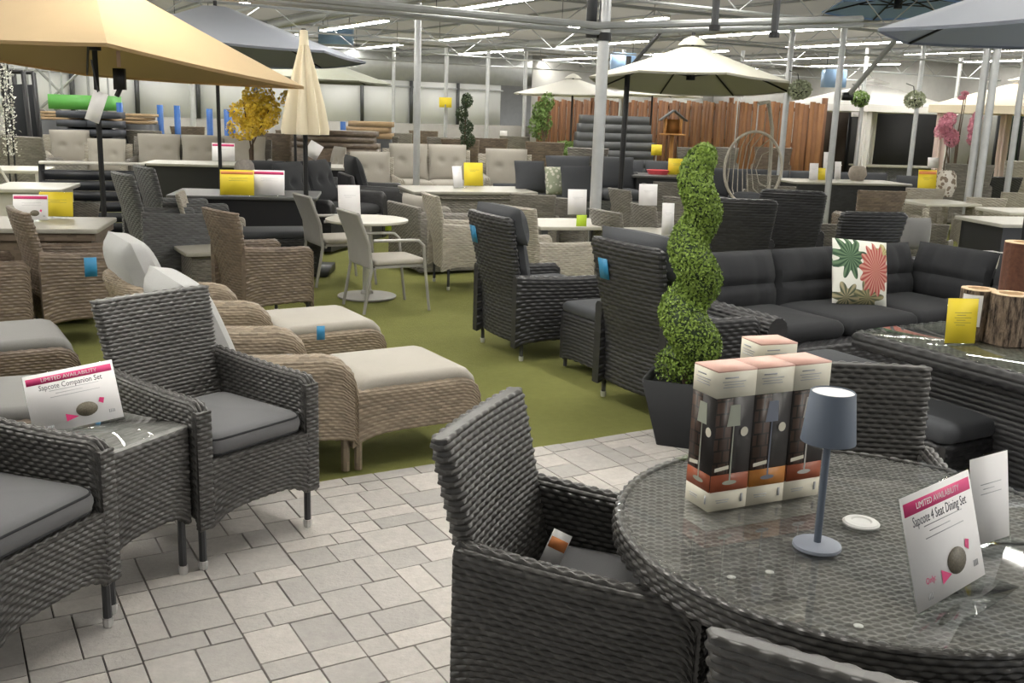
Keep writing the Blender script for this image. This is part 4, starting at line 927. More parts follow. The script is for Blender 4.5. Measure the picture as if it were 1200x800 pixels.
# charcoal recliners in the centre
GR = 'charcoal high-backed recliners'
rA = pose(use('recl', mk_recl, 'black wicker recliner left in the centre of the turf, blue tag on its back', GR), (.16, 7.27), 28)
rB = pose(use('recl', mk_recl, 'black wicker recliner beside the spiral topiary, blue tag on its back', GR), (.97, 5.90), 31)
fs_ = stool('black wicker footstool with grey cushion between the two centre recliners', WB, FS, .52, .50, .38); pose(fs_, (.68, 6.68, 0), 30)
bpy.context.view_layer.update()
def back_tag(ch, x, z, lab): 
    q = Vector((x, .72/2-.09+(z-.40)*.20+.072-.03*(2*x/.6)**2, z)); o = swing_tag(lab, ch.matrix_world @ q, 0, .09, .125, TB); o.rotation_euler = (R(-11.5), 0, ch.rotation_euler[2]); return o
back_tag(rB, .17, .77, 'blue tag on the back of the recliner by the topiary'); back_tag(rA, .20, .78, 'narrow blue tag on the back of the left centre recliner')
# light wicker chairs behind
at(use('light', mk_light, 'light wicker armchair standing left behind the left recliner, legs in view', 'light wicker armchairs'), 508, 228, .90, 20, .31)
at(use('light', mk_light, 'light round-armed wicker armchair right behind the left recliner', 'light wicker armchairs'), 604, 242, .90, 40, .31, 1.05)
o = table('stone-topped dining table carrying white and yellow cards, left of the light chairs', 1.6, .95, .74, STONE, WG, 'box', band=WG); pose(o, G0(547, 221, .74), -72)
for lab, kw, px, py, yaw, w_, h_ in (('yellow and white card on the stone-topped dining table', dict(body='yellow'), 555, 218, -70, .26, .30), ('white folded card left of the yellow card on the stone table', dict(body='white'), 537, 220, -40, .17, .27)):
    o = card_sign(lab, w_, h_, lines=2, pic=False, tilt=8, **kw); pose(o, G(px, py, .742), yaw)
at(use('tansofa', lambda l: sofa(l, WG, FB, 1, .62, .72, .66, .60, tufts=False, cb=.36), 'grey-brown wicker sofa end seen from behind, at the grey pillar foot'), 478, 240, .66, 30, .30, 1.05)
# beige tufted sofas row
mk_bs2 = lambda l: sofa(l, WL, FB, 2, .66, .78, 1.04, .74, cb=.60, tilt=10, sh=.44)
mk_bs1 = lambda l: sofa(l, WL, FB, 1, .68, .78, 1.04, .74, cb=.60, tilt=10, sh=.44, name='wicker_armchair', cat='chair')
def flat(o, px, py, Y, h, yaw, sc=1.0, z=0.0):       # distant pieces: distance Y, back-top pixel
    p = D(px, py, Y); s_ = sc; return pose(o, (p.x, p.y, 0), yaw, s_)
flat(use('bs2', mk_bs2, 'beige tufted two-seat sofa behind the grey pillar', 'beige tufted sofas'), 505, 172, 16.8, .9, -75, 1.0)
flat(use('bs1', mk_bs1, 'beige tufted armchair left of the beige two-seat sofa', 'beige tufted armchairs'), 438, 172, 15.3, .9, -70, .92)
flat(use('bs1', mk_bs1, 'tan tufted armchair standing alone behind the thin pillar', 'beige tufted armchairs'), 597, 180, 15.8, .9, -80, 1.0)
flat(use('bs1', mk_bs1, 'beige tufted armchair right of the folded cream parasol foot', 'beige tufted armchairs'), 382, 178, 17.5, .9, -150, .9)
# ================================================================== LEFT AND CENTRE BACKGROUND
GS = 'beige sofas in the back left row'
flat(use('bs3', lambda l: sofa(l, WG, FB, 3, .72, .8, 1.08, .74, cb=.58, tilt=8, sh=.46), 'long three-seat beige sofa in the back left row', GS), 235, 168, 17.5, .9, -80, 1.0)
flat(use('bs1', mk_bs1, 'beige sofa left of the long three-seat one', GS), 121, 165, 17.0, .9, -80, .92)
flat(use('bs1', mk_bs1, 'grey-beige sofa at the far left by the dark frames', GS), 84, 163, 18.1, .9, -60, 1.0)
o = table('long glass-topped dark table in front of the beige sofas', 3.0, .9, .74, STONE, TBLACK, 'box'); pose(o, G0(300, 192, .80), -83, 1.08)
o = table('black fire-pit table carrying yellow and pink-banded signs', 1.6, .95, .72, plain('dark_stone', (.10, .10, .10), .4), TBLACK, 'box'); pose(o, G0(290, 226, .72), -82)
for lab, kw, px, py, w_ in (('yellow sign with orange head on the black fire-pit table', dict(body='yellow', head='SALE', band=PO), 278, 229, .36), ('white sign with a pink band on the black fire-pit table', dict(body='white', head='SALE'), 315, 229, .34)):
    o = card_sign(lab, w_, .27, lines=3, tilt=8, lettered=False, pic=False, **kw); pose(o, G(px, py, .73), -82)
o = stool('black wicker bench with slate cushion before the fire-pit table', WB, FS, 1.0, .5, .40, 'bench', None, 'bench'); pose(o, G0(312, 268, .48), -70)
o = thing('slatted_screen', 'black slatted bench back with silver top rail, left of the parasol pole', 'bench'); c = D(108, 215, 11.2); pose(o, (c.x, c.y, 0), -75)
for k in range(7): MB().box((0, .02*k, .18+.115*k), (1.05, .03, .110)).build('slat', plain('black_slat', (.018, .02, .026), .35), o, 0)
MB().box((0, .15, 1.0), (1.1, .10, .03)).build('top_rail', MW, o, 0)
for s in (-1, 1): MB().bar((s*.53, -.02, 0), (s*.53, .15, 1.0), .06).build('frame_post', MK, o, 0)
for k, (px, py, Y, L, yaw, lab) in enumerate(((14, 186, 13.0, .75, -75, 'pale slatted garden table at the left edge, white chair behind it'), (42, 232, 10.5, .62, -78, 'pale beige outdoor storage table left of the black slatted bench'))):
    o = table(lab, L, .8, .70, TWHITE, TWHITE if k else MW, 'box' if k else 'legs'); c = D(px, py, Y); pose(o, (c.x, c.y, 0), yaw, 1.15)
o = thing('folding_chair', 'white folding chair with crossed legs at the left edge', 'chair'); c = D(5, 185, 11.9); pose(o, (c.x, c.y, 0), 10)
for s in (-1, 1): MB().tube([(s*.24, -.3, 0), (s*.24, .28, 1.15)], .016, 6).build('front_leg', MW, o); MB().tube([(s*.21, .3, 0), (s*.21, -.22, .55)], .016, 6).build('rear_leg', MW, o)
MB().box((0, -.02, .5), (.46, .44, .02)).build('seat', MW, o, 0); MB().box((0, .23, .98), (.46, .03, .30)).build('backrest', MW, o, 0)
at(use('grey', mk_grey, 'grey-brown wicker chair behind the parasol table, under the slatted bench', 'grey-brown wicker armchairs'), 95, 238, .88, -85, .30, .7)
# dark sofa group, centre left
mk_ds = lambda l: sofa(l, WB, FD, 2, .66, .8, .68, .56, cb=.52, tilt=16, cbt=.2)
flat(use('ds2', mk_ds, 'black wicker sofa with charcoal cushions facing right, behind the bistro set', 'charcoal cushioned sofas'), 384, 225, 12.75, .8, -15, 1.12)
flat(use('ds1', lambda l: sofa(l, WB, FD, 1, .66, .8, .68, .56, cb=.52, tilt=16, cbt=.2), 'black wicker armchair with charcoal cushion right of the dark sofa'), 442, 228, 14.3, .8, 20, 1.15)
flat(use('ds2', mk_ds, 'black wicker sofa farther left behind the long glass table', 'charcoal cushioned sofas'), 333, 200, 14.4, .8, -80, 1.0)
o = card_sign('white sign on the long glass-topped table', .34, .27, lines=2, tilt=6, pic=False, band=PP); pose(o, G(262, 189, .83), -83)
o = swing_tag('white swing tag hanging below the folded cream parasol', D(363, 184, 13.0), -80, .18, .20, PW, tilt=0); o.rotation_euler = (0, R(30), R(10))
# wicker and glass pieces between the pillars
flat(use('gs2', lambda l: sofa(l, WS, FS, 2, .62, .74, .62, .5, cb=.44, tilt=18, tufts=False, cbt=.2), 'grey wicker sofa with slate cushions left of the thick pillar', 'slate cushioned sofas'), 632, 212, 13.7, .8, -60, .92)
flat(use('gs2', None, 'long low grey sofa in front of the slatted pod screen', 'slate cushioned sofas'), 700, 188, 16.5, .8, -75, 1.25)
flat(use('gs2', None, 'low grey sofa left of the yellow-carded black table', 'slate cushioned sofas'), 760, 180, 18.5, .8, -85, 1.1)
flat(use('gs2', None, 'grey sofa right of the spiral topiary top', 'slate cushioned sofas'), 860, 190, 16.5, .8, -85, 1.1)
def scatter(label, px, py, Y, mat, w_=.42, yaw=-70, tilt=14): 
    c = D(px, py, Y); o = pillow(w_, w_, .17, M=TM((0, 0, 0), -tilt)).build('scatter_cushion', mat, None, 50); tag(o, label, 'cushion'); pose(o, c, yaw); return o
scatter('slate scatter cushion left on the grey sofa by the thick pillar', 622, 226, 13.2, FS)
t = NT('patterned_fabric'); tcn = t.n('ShaderNodeTexCoord').outputs['Object']; vo = t.n('ShaderNodeTexVoronoi'); vo.inputs['Scale'].default_value = 22; t.l(tcn, vo.inputs[0]); t.set(t.mix(t.math('GREATER_THAN', vo.outputs[0], .42), (.62, .60, .52), (.30, .33, .24)), .9)
scatter('pale leaf-patterned scatter cushion in the middle of the grey sofa', 655, 228, 13.1, MAT['patterned_fabric'], .36)
scatter('slate scatter cushion right on the grey sofa by the thick pillar', 678, 236, 13.0, FS, .46)
pod = thing('slatted_pod_screen', 'tall grey slatted pod screen with a stepped top before the fence', 'screen'); c = D(718, 190, 19.5); pose(pod, (c.x, c.y, 0), -80)
gsl = plain('grey_slat', (.085, .088, .092), .6, 0, .2)
for k in range(9): 
    w_ = 1.46-(.0 if k < 6 else (k-5)*.07); MB().box((-.02*(k > 5), 0, .34+.16*k), (w_, .5, .1595)).build('slat', gsl, pod, 0)
MB().box((0, 0, .13), (1.4, .45, .26)).build('plinth', MD, pod, 0)
o = table('black table with a yellow card and red dish, left of the topiary top', 1.5, .9, .72, plain('dark_stone', (.10, .10, .10), .4), TBLACK, 'box'); pose(o, G0(790, 206, .74), -85, 1.05)
o = card_sign('yellow card on the black table left of the topiary top', .34, .27, 'yellow', lines=3, tilt=4, pic=False); pose(o, G(794, 205, .757), -85)
o = MB().lathe([(0, 0), (.16, 0), (.20, .07), (.19, .07), (.15, .02), (0, .02)], 20, caps=False).build('red_dish', PR, None, 40); tag(o, 'red dish on the black table left of the yellow card', 'dish'); o.location = G(771, 204, .757)
c = D(769, 182, 19.2); o = thing('sign_stake', 'small yellow card on a stake before the bird table', 'sign'); pose(o, (c.x, c.y, 0), -85); MB().box((0, 0, c.z+.1), (.2, .012, .2)).build('card', PY, o, 0); MB().tube([(0, .01, 0), (0, .01, c.z+.1)], .01, 6).build('stake', MTR, o)
bt_ = thing('bird_table', 'small wooden bird table with a grey roof, in front of the fence', 'bird table'); c = D(787, 170, 20); bt_.location = (c.x, c.y, 0); wd = plain('orange_wood', (.40, .19, .05), .7, 0, .25, 9)
MB().tube([(0, 0, 0), (0, 0, 1.36)], .04, 8).build('post', wd, bt_); MB().box((0, 0, 1.38), (.46, .40, .03)).build('tray', wd, bt_, 0)
for sx in (-1, 1): MB().box((sx*.15, .0, 1.53), (.03, .26, .28)).build('side_wall', wd, bt_, 0); MB().bar((sx*.26, 0, 1.64), (0, 0, 1.84), .36, .02, up=(0, 0, 1)).build('roof_slope', gsl, bt_, 0)
MB().box((0, .1, 1.53), (.28, .02, .28)).build('back_wall', wd, bt_, 0)
# grey dining chairs in the centre
GG = 'grey-brown wicker armchairs'
for lab, px, py, yaw, sc in (('grey-brown wicker armchair at the right foot of the thick pillar', 712, 247, 30, .95), ('grey-brown wicker armchair a row behind, right of the thick pillar', 728, 222, 25, .95), ('grey-brown wicker armchair with a white card, left of the topiary', 756, 240, 25, .9), ('grey-brown wicker armchair half hidden behind the topiary', 803, 232, 60, .95), ('grey-brown wicker armchair behind the slate cushions, its back to us', 625, 228, 80, .95), ('grey-brown wicker armchair left of the thick pillar foot', 660, 232, 70, .9), ('grey-brown high-backed chair above the topiary bend', 790, 214, 85, 1.0)):
    at(use('grey', mk_grey, lab, GG), px, py, .88, yaw, .30, sc)
o = table('pale-topped aluminium table with a lime tag in front of the slate cushions', .85, .8, .72, TWHITE, MD, 'legs'); pose(o, G0(668, 256, .72), -75, .95)
swing_tag('lime green tag hanging from the pale aluminium table', G(681, 268, .66), -75, .10, .13, TG); swing_tag('lime tag below the bistro table edge', G(455, 270, .60), -75, .06, .11, TG)
o = table('grey stone table behind the right recliner', 1.5, .85, .72, STONE, WG, 'box'); pose(o, G0(785, 254, .72), -70, .8)
for lab, px, py, z, h_ in (('white card on the chair right of the thick pillar', 759, 241, .80, .22), ('tall white card right beside the topiary middle', 782, 276, .62, .3), ('white leaflet at the thick pillar foot', 676, 252, .69, .26)):
    o = card_sign(lab, .20 if h_ < .3 else .12, h_, lines=2, tilt=5, pic=False, base=0); pose(o, G(px, py, z), -78)
# high-backed black chairs right of the topiary
GK = 'black high-backed wicker chairs'
at(use('black', mk_black, 'black high-backed wicker chair right of the topiary', GK), 872, 233, 1.0, 85, .34, 1.0)
at(use('black', mk_black, 'black high-backed wicker chair left of the grey base-plated pillar', GK), 930, 223, 1.0, 75, .34, 1.05)
at(use('black', mk_black, 'black high-backed wicker chair behind the corner sofa, right of the pillar', GK), 1020, 248, 1.0, 100, .34, 1.0)
scatter('mid-grey cushion standing right of the black high-backed chair', 1070, 292, 8.9, FM, .28, 100, 0)
at(use('brown', mk_brown, 'brown round-cornered wicker chair behind the corner sofa', 'brown wicker chairs behind the corner sofa'), 1033, 224, .90, 95, .30, 1.05)
at(use('light', mk_light, 'tan square wicker chair left of the close pair of pillars', 'light wicker armchairs'), 1084, 221, .90, 85, .31, .95)
# ================================================================== CORNER SOFA SET (right)
sd = lambda l: sofa(l, WB, FD, 3, .66, .80, .66, .54, arms=(1, 0), cb=.50, tilt=14, cbt=.19, seams=(('x', -.45), ('x', .45)), tufts=False)
V_yaw = 30.2-90
Pc = G(1070, 296, .86)
cs = thing('corner_sofa', 'black wicker corner sofa with charcoal cushions behind the glass-topped table', 'sofa')
cs.rotation_euler = (0, 0, GA)
def wbox(c, d, name, mat=WB, rows=None): return MB().loft([[(c[0]-d[0]/2+d[0]*t, c[1]+a*d[1]/2, c[2]+b*d[2]/2) for a, b in ((-1, -1), (-1, 0), (-1, 1), (0, 1), (1, 1), (1, 0), (1, -1), (0, -1))][::-1] for t in np.linspace(0, 1, 8)], 'j', DB).build(name, mat, cs)
wbox((5.55, 4.80, .20), (2.3, .92, .26), 'long_base'); wbox((6.42, 3.4, .20), (.74, 1.9, .26), 'return_base')
MB().loft([[(x, y+5.30, z) for y, z in sec_v(.07, .07, .68)] for x in np.linspace(4.26, 6.86, 9)][::1], 'j', DB).build('long_back', WB, cs); MB().loft([[(6.84+y, x, z) for y, z in sec_v(.07, .07, .68)][::-1] for x in np.linspace(2.5, 5.3, 9)], 'j', DB).build('return_back', WB, cs)
MB().loft([[(4.33+y, x, z) for y, z in sec_v(.16, .07, .56)][::-1] for x in np.linspace(4.28, 5.28, 6)], 'j', DB).build('arm', WB, cs)
for k in range(3):
    u = 4.42+.72*k+.36; cushion(.71, .74, .13, .05, .02, (u, 4.83, .32)).build('seat_cushion', FD, cs)
    pillow(.73, .43, .22, [], (('x', -.40), ('x', .40), ('z', -.12)), TM((u, 5.12, .40), -13)).build('back_cushion', FD, cs)
for k in range(3):
    v = 4.90-.70*k; cushion(.68, .69, .13, .05, .02, (6.46, v-.30-.1*(k == 0), .321)).build('seat_cushion', FD, cs)
    pillow(.70, .43, .22, [], (('x', -.40), ('x', .40), ('z', -.12)), TM((6.64, v-.02, .40), -13, 0, -90)).build('back_cushion', FD, cs)
# leaf-print cushion
t = NT('leaf_print_fabric'); oc = t.n('ShaderNodeSeparateXYZ'); t.l(t.n('ShaderNodeTexCoord').outputs['Object'], oc.inputs[0])
def leaf(cx, cz, rx, rz, nn, ph, edge=.35):
    dx = t.math('DIVIDE', t.math('SUBTRACT', oc.outputs[0], cx), rx); dz = t.math('DIVIDE', t.math('SUBTRACT', oc.outputs[2], cz), rz)
    r = t.math('SQRT', t.math('ADD', t.math('MULTIPLY', dx, dx), t.math('MULTIPLY', dz, dz))); a = t.math('ARCTAN2', dz, dx)
    lob = t.math('MULTIPLY_ADD', t.math('SINE', t.math('MULTIPLY_ADD', a, nn, ph)), edge, .82); return t.math('LESS_THAN', r, lob), t.math('SINE', t.math('MULTIPLY_ADD', a, nn*2, ph))
col = (.70, .70, .64)
for cx, cz, rx, rz, nn, ph, c1, c2, e in ((-.12, .33, .13, .15, 9, 0, (.02, .055, .03), (.12, .20, .11), .22), (.03, .06, .14, .12, 7, 1, (.10, .11, .06), (.34, .30, .16), .25), (-.14, .05, .10, .11, 6, 2, (.06, .08, .05), (.38, .33, .2), .25), (.16, .37, .10, .06, 5, .5, (.30, .27, .10), (.55, .48, .25), .2), (.085, .25, .155, .20, 13, 0, (.34, .05, .045), (.56, .28, .22), .10)):
    mk, st_ = leaf(cx, cz, rx, rz, nn, ph, e); col = t.mix(mk, col, t.mix(t.math('MULTIPLY_ADD', st_, .5, .5), c1, c2))
t.set(col, .85)
p = UV(5.62, 4.80, .46); o = pillow(.46, .46, .14, M=TM((0, 0, 0), -16)).build('scatter_cushion', MAT['leaf_print_fabric'], None, 50); tag(o, 'white cushion with a red leaf and green leaves, on the corner sofa', 'cushion'); pose(o, p, -72); o.rotation_euler = (0, R(5), R(18))
# glass-topped sofa table
tb = thing('sofa_dining_table', 'black wicker dining table with a glass top, log planters on it, at the right', 'table'); p = UV(4.36, 2.44); tb.location = (p.x, p.y, 0); tb.rotation_euler = (0, 0, GA)
P = [np.column_stack([rrect(1.0-2*i, 1.78-2*i, .03, 3), np.full(16, z)]) for i, z in ((.03, .63), (0, .65), (0, .70), (.012, .712), (.03, .714))]; MB().loft(P, 'i', DB).build('woven_top', WB, tb)
MB().box((0, 0, .7125), (.95, 1.73, .004)).build('woven_inset', wicker('wicker_reflection_pale', (.17, .165, .15), (.44, .43, .39)), tb, 0); MB().box((0, 0, .718), (.97, 1.75, .006)).build('glass_top', glassy('grey_glass', (.80, .82, .80), 1.0, 2.0), tb, 0)  # ceiling reflection in the glass is put into the inset's paler weave colour
for sx in (-1, 1): apron(1.3, sx*.32, .05, .03, .64, 0, DB, axis='y').build('side_panel', WB, tb)
for sy in (-1, 1): apron(.6, sy*.64, .05, .03, .64, 0, DB).build('end_panel', WB, tb)
so = pose(stool('black wicker stool with grey cushion in front of the glass-topped sofa table', WB, FS, .46, .46, .36, cth=.09), UV(3.92, 2.84), 30.2)
pose(dup(so, 'black wicker stool with grey cushion at the far end of the sofa table'), UV(4.18, 3.72), 30.2)
for o in (so,): o['group'] = 'black wicker stools of the sofa set'

for o in COL.objects:
    if o.get('label') == 'black wicker stool with grey cushion at the far end of the sofa table': o['group'] = 'black wicker stools of the sofa set'
swing_tag('narrow blue tag below the glass-topped sofa table', UV(4.02, 2.34, .50), -80, .022, .125)
t = NT('log_bark'); geo = t.n('ShaderNodeTexCoord').outputs['Object']; mp = t.n('ShaderNodeMapping'); mp.inputs['Scale'].default_value = (1, 1, .22); t.l(geo, mp.inputs[0]); nz = t.noise(45, mp.outputs[0], 4, .75); nz = t.math('MULTIPLY_ADD', nz, 3.2, -1.15); t.set(t.mix(nz, (.018, .010, .007), (.42, .31, .22)), .9); t.bump(nz, 1.0, .02)
plain('log_bark_red', (.12, .05, .03), .95, 0, .55, 45); plain('cut_wood', (.60, .44, .28), .7, 0, .15, 20)
def log(label, p, r, h, barkm, paper=False):
    o = thing('log_planter', label, 'log', 'log planters on the sofa table', p); n = 40; prng = np.random.default_rng(int(r*1e4)); a = np.linspace(0, 2*PI, n, endpoint=False); rad = r*(1+.035*np.sin(3*a+1)+.02*np.sin(11*a)+.012*prng.normal(0, 1, n))
    P = [np.column_stack([rad*np.cos(a)*k, rad*np.sin(a)*k, np.full(n, z)]) for z, k in ((0, 1.02), (h*.4, .99), (h*.8, 1.0), (h, 1.0))]; MB().loft(P, 'i', caps=False).build('bark', barkm, o, 60)
    Q = [np.column_stack([rad*np.cos(a)*k, rad*np.sin(a)*k, np.full(n, z)]) for z, k in ((h, 1.0), (h+.004, .97), (h+.004, .62), (h-.03, .60), (h-.03, .02))]; MB().loft(Q, 'i', caps=False).build('cut_rim', MAT['cut_wood'], o, 40)
    if paper: q = MB(); aa = np.linspace(R(195), R(262), 8); q.grid(np.array([[(r*1.06*math.cos(t), r*1.06*math.sin(t), z) for t in aa] for z in (h*.28, h*.92)]), np.zeros((2, 8, 2))); q.build('paper_label', PW, o)
    return o
log('left log planter with a white paper label, beside the yellow card', G(1143, 400, .722)+Vector((.03, .10, 0)), .078, .235, MAT['log_bark'], True)
log('front log planter with furrowed bark on the sofa table', G(1177, 404, .722)+Vector((.02, .04, 0)), .088, .235, MAT['log_bark'])
log('tall red-brown log planter behind the others, cut by the frame edge', G(1190, 384, .722)+Vector((.05, .12, 0)), .095, .42, MAT['log_bark_red'])
o = card_sign('yellow price card on the glass-topped sofa table', .148, .21, 'yellow', lines=6, tilt=4, pic=False, base=.05); pose(o, G(1124, 403, .722), -84)

# ================================================================== RIGHT BACKGROUND
eg = thing('egg_chair_frame', 'pale rattan hanging egg chair frame right of the topiary top', 'chair'); c = D(885, 190, 12.5); pose(eg, (c.x, c.y, 0), -80)
MB().tube([(.37*math.cos(a), .05, 1.12+.45*math.sin(a)) for a in np.linspace(0, 2*PI, 40, endpoint=False)], .018, 7, closed=True).build('rim', WL, eg)
MB().tube([(.34, .25, .05), (.40, .45, 1.0), (.36, .40, 1.6), (.17, .15, 1.93), (0, .05, 1.90)], .024, 8).build('stand', WL, eg); MB().tube([(0, .05, 1.90), (0, .05, 1.57)], .008, 5).build('chain', MS, eg)
m = MB()
for k in range(7):
    b_ = -.30+.10*k; zz = 1.12+math.sqrt(max(0, 1-(b_/.38)**2))*.44; z0 = 1.12-math.sqrt(max(0, 1-(b_/.38)**2))*.44
    m.tube([(b_, .06, zz), (b_*.7, .30, 1.12+(zz-1.12)*.6), (b_*.6, .38, 1.1), (b_*.7, .32, 1.12+(z0-1.12)*.7), (b_, .06, z0)], .006, 5)
m.build('basket_ribs', WL, eg); MB().tube([(.45*math.cos(a), .3+.45*math.sin(a), .03) for a in np.linspace(0, 2*PI, 28, endpoint=False)], .024, 7, closed=True).build('base_ring', WL, eg)
cushion(.42, .34, .10, .1, .03, (0, .18, .70)).build('cushion', FS, eg)
GDS = 'dark grey sofas under the white gazebo'
mk_far = lambda l: sofa(l, WS, FS, 2, .68, .8, .74, .58, cb=.42, tilt=8, tufts=False)
flat(use('far2', mk_far, 'dark grey sofa under the left side of the white gazebo', GDS), 935, 176, 19.8, .8, -75, .92)
flat(use('far2', None, 'dark grey sofa under the right side of the white gazebo', GDS), 1016, 176, 19.9, .8, -80, .92)
flat(use('far1', lambda l: sofa(l, WS, FS, 1, .62, .8, .74, .58, cb=.42, tilt=8, tufts=False), 'dark grey armchair right of the gazebo sofas', 'dark grey armchairs in the back right'), 1074, 178, 19.6, .8, -100, .9)
flat(use('far1', None, 'dark grey armchair before the pink blossom trees', 'dark grey armchairs in the back right'), 1120, 176, 20.0, .8, -80, .9)
flat(use('far1', None, 'dark grey armchair left of the dark sofas, by the basket pillar', 'dark grey armchairs in the back right'), 904, 182, 19.0, .8, -60, .9)
def rtab(label, px, py, L, W_, yaw, top, leg, kind='box', h=.74, sc=1.0):
    o = table(label, L, W_, h, top, leg, kind); pose(o, G(px, py, h*sc), yaw, sc); o.location.z = 0; return o
rtab('dark wicker dining table with white and yellow cards, behind the black chairs', 985, 212, 2.1, 1.0, -80, STONE, WB, 'box', .74, 1.0)
rtab('grey-topped table in front of the dark gazebo sofas', 1050, 194, 2.0, .9, -80, STONE, WS)
rtab('pale tan dining table left of the close pair of pillars', 1098, 236, .85, .7, -75, TWHITE, WL, 'legs')
rtab('black open-fronted cabinet table at the right edge', 1192, 258, .9, .8, -80, STONE, TBLACK, 'box', .80)
rtab('pale-topped table right of the close pair of pillars', 1196, 246, .8, .7, -80, TWHITE, WL, 'legs', .72)
rtab('low white table between the corner sofa and the black cabinet', 1172, 297, .6, .45, -80, PW, MW, 'box', .52)
rtab('grey table in the back right, before the cream gazebo', 1165, 212, 2.0, .9, -80, TWHITE, WS, 'box')
for lab, kw, px, py, z, w_, h_ in (('yellow card among white cards on the dark wicker table', dict(body='yellow'), 961, 211, .742, .17, .2), ('white card left on the dark wicker table', dict(body='white'), 953, 211, .742, .16, .28), ('white card tallest on the dark wicker table', dict(body='white'), 969, 210, .742, .17, .46), ('white card right of the pillar on the dark wicker table', dict(body='white'), 981, 210, .742, .12, .3),
    ('white card on the grey table before the gazebo', dict(body='white'), 1093, 197, .82, .26, .22), ('white square card left of the close pillars', dict(body='white'), 1126, 210, .80, .24, .22), ('yellow and orange card above the tan square chair', dict(body='yellow', band=PO), 1085, 230, .742, .28, .36),
    ('yellow card by the egg chair', dict(body='yellow'), 891, 184, .9, .22, .15), ('white card in the back left on the long sofa table', dict(body='white'), 590, 162, 1.0, .2, .2), ):
    o = card_sign(lab, w_, h_, lines=2, tilt=5, pic=False, base=0, **kw); pose(o, G(px, py, z), -80)
for k, (px, py, lab) in enumerate(((1116, 187, 'black flat-backed chair left of the close pillars'), (1163, 191, 'black flat-backed chair right of the close pillars'))):
    flat(use('slate2', lambda l: armchair(l, wicker('wicker_near_black', (.008, .008, .009), (.03, .03, .03), .018, .036), FK, W=.72, Dp=.62, H=.93, ah=.60, zb=.12), lab, 'black flat-backed chairs'), px, py, 16.8, .9, 95, 1.0)
for px, py, yaw, sc, lab in ((1038, 226, -80, .9, 'pale tan chair facing us behind the brown round-cornered chair'), (1156, 232, 80, .9, 'tan wicker chair right of the close pillars'), (1194, 226, 85, .9, 'tan wicker chair at the right edge behind the black cabinet table')):
    at(use('light', mk_light, lab, 'light wicker armchairs'), px, py, .90, yaw, .31, sc)
for px, py, yaw, sc, lab in ((910, 218, 85, .95, 'grey-brown chair between the two black high-backed chairs'), (962, 262, 80, .8, 'grey-brown chair at the foot of the base-plated pillar'), (895, 205, 80, 1.0, 'grey-brown chair behind the egg chair ring'), (1090, 262, 60, .75, 'grey-brown chair behind the mid-grey cushion')):
    at(use('grey', mk_grey, lab, GG), px, py, .88, yaw, .30, sc)
t = NT('woven_vase'); tcn = t.n('ShaderNodeTexCoord').outputs['Object']; vo = t.n('ShaderNodeTexVoronoi'); vo.inputs['Scale'].default_value = 18; t.l(tcn, vo.inputs[0]); t.set(t.mix(t.math('GREATER_THAN', vo.outputs[0], .45), (.22, .17, .13), (.62, .58, .52)), .8)
for px, py, r, h, lab, mm in ((1106, 230, .15, .36, 'speckled woven pot left of the white square card', MAT['woven_vase']), (1004, 211, .16, .24, 'grey-beige woven pot on the dark wicker table', plain('taupe_pot', (.30, .26, .22), .8, 0, .3, 20)), (287, 217, .13, .30, 'grey woven pot behind the fire-pit table signs', plain('grey_pot', (.22, .20, .18), .8, 0, .4, 40))):
    o = thing('woven_pot', lab, 'pot'); o.location = G(px, py, .745); MB().lathe([(0, 0), (r*.7, 0), (r, h*.4), (r*.85, h*.85), (r*.6, h), (r*.55, h*.98), (0, h*.6)], 22, caps=False).build('body', mm, o, 60)
# ---- far left: lift, racks, stacks, flower string, frames
lf = thing('scissor_lift', 'green scissor lift with crossed grey arms at the far left', 'lift'); c = D(100, 116, 20.5); pose(lf, (c.x, c.y, 0), -85); GRN = plain('lift_green', (.10, .36, .07), .5)
MB().box((0, 0, 1.62), (1.2, .7, .28)).build('platform', GRN, lf, 0); MB().box((0, 0, .25), (1.2, .7, .4)).build('chassis', MD, lf, 0)
for k in range(2):
    for s in (-1, 1): MB().bar((-.5*s, -.3, .45+.52*k), (.5*s, -.3, .97+.52*k), .05).build('scissor_arm', MTR, lf, 0)
for s in (-1, 1): MB().tube([(s*.55, -.32, 1.76), (s*.55, -.32, 2.3), (s*.55, .32, 2.3), (s*.55, .32, 1.76)], .02, 6).build('guard_rail', MTR, lf)
br_ = thing('braced_stand', 'grey crossed metal stand left of the green lift', 'stand'); c = D(70, 110, 22); pose(br_, (c.x, c.y, 0), -85)
for a, b in (((-.7, 0, 1.2), (.55, 0, 2.35)), ((.6, 0, 1.2), (-.5, 0, 2.35)), ((-.65, 0, 0), (-.65, 0, 2.35)), ((.6, 0, 0), (.6, 0, 2.35))): MB().tube([a, b], .03, 6).build('brace', MTR, br_)
BLU = plain('rack_blue', (.02, .10, .34), .45)
for k, (px, Y, z, lab) in enumerate(((141, 20, 1.64, 'single blue upright post right of the green lift'), (198, 20.5, 1.62, 'blue upright rack left of the dark pillar'), (256, 20, 1.58, 'blue upright rack left of the yellow tree'), (272, 21, 1.55, 'short blue post below the yellow tree leaves'), (402, 20, 1.42, 'blue upright post right of the folded cream parasol'))):
    c = D(px, 140, Y); o = thing('upright_rack', lab, 'rack', None, (c.x, c.y, 0))
    for s in ((-1, 1) if k in (1, 2) else (0,)): MB().box((s*.17, 0, z/2), (.10, .08, z)).build('post', BLU, o, 0)
    MB().box((0, 0, .9), (.42, .05, .08)).build('crossbar', BLU, o, 0)
TAN = plain('cardboard', (.36, .25, .14), .85, 0, .15)
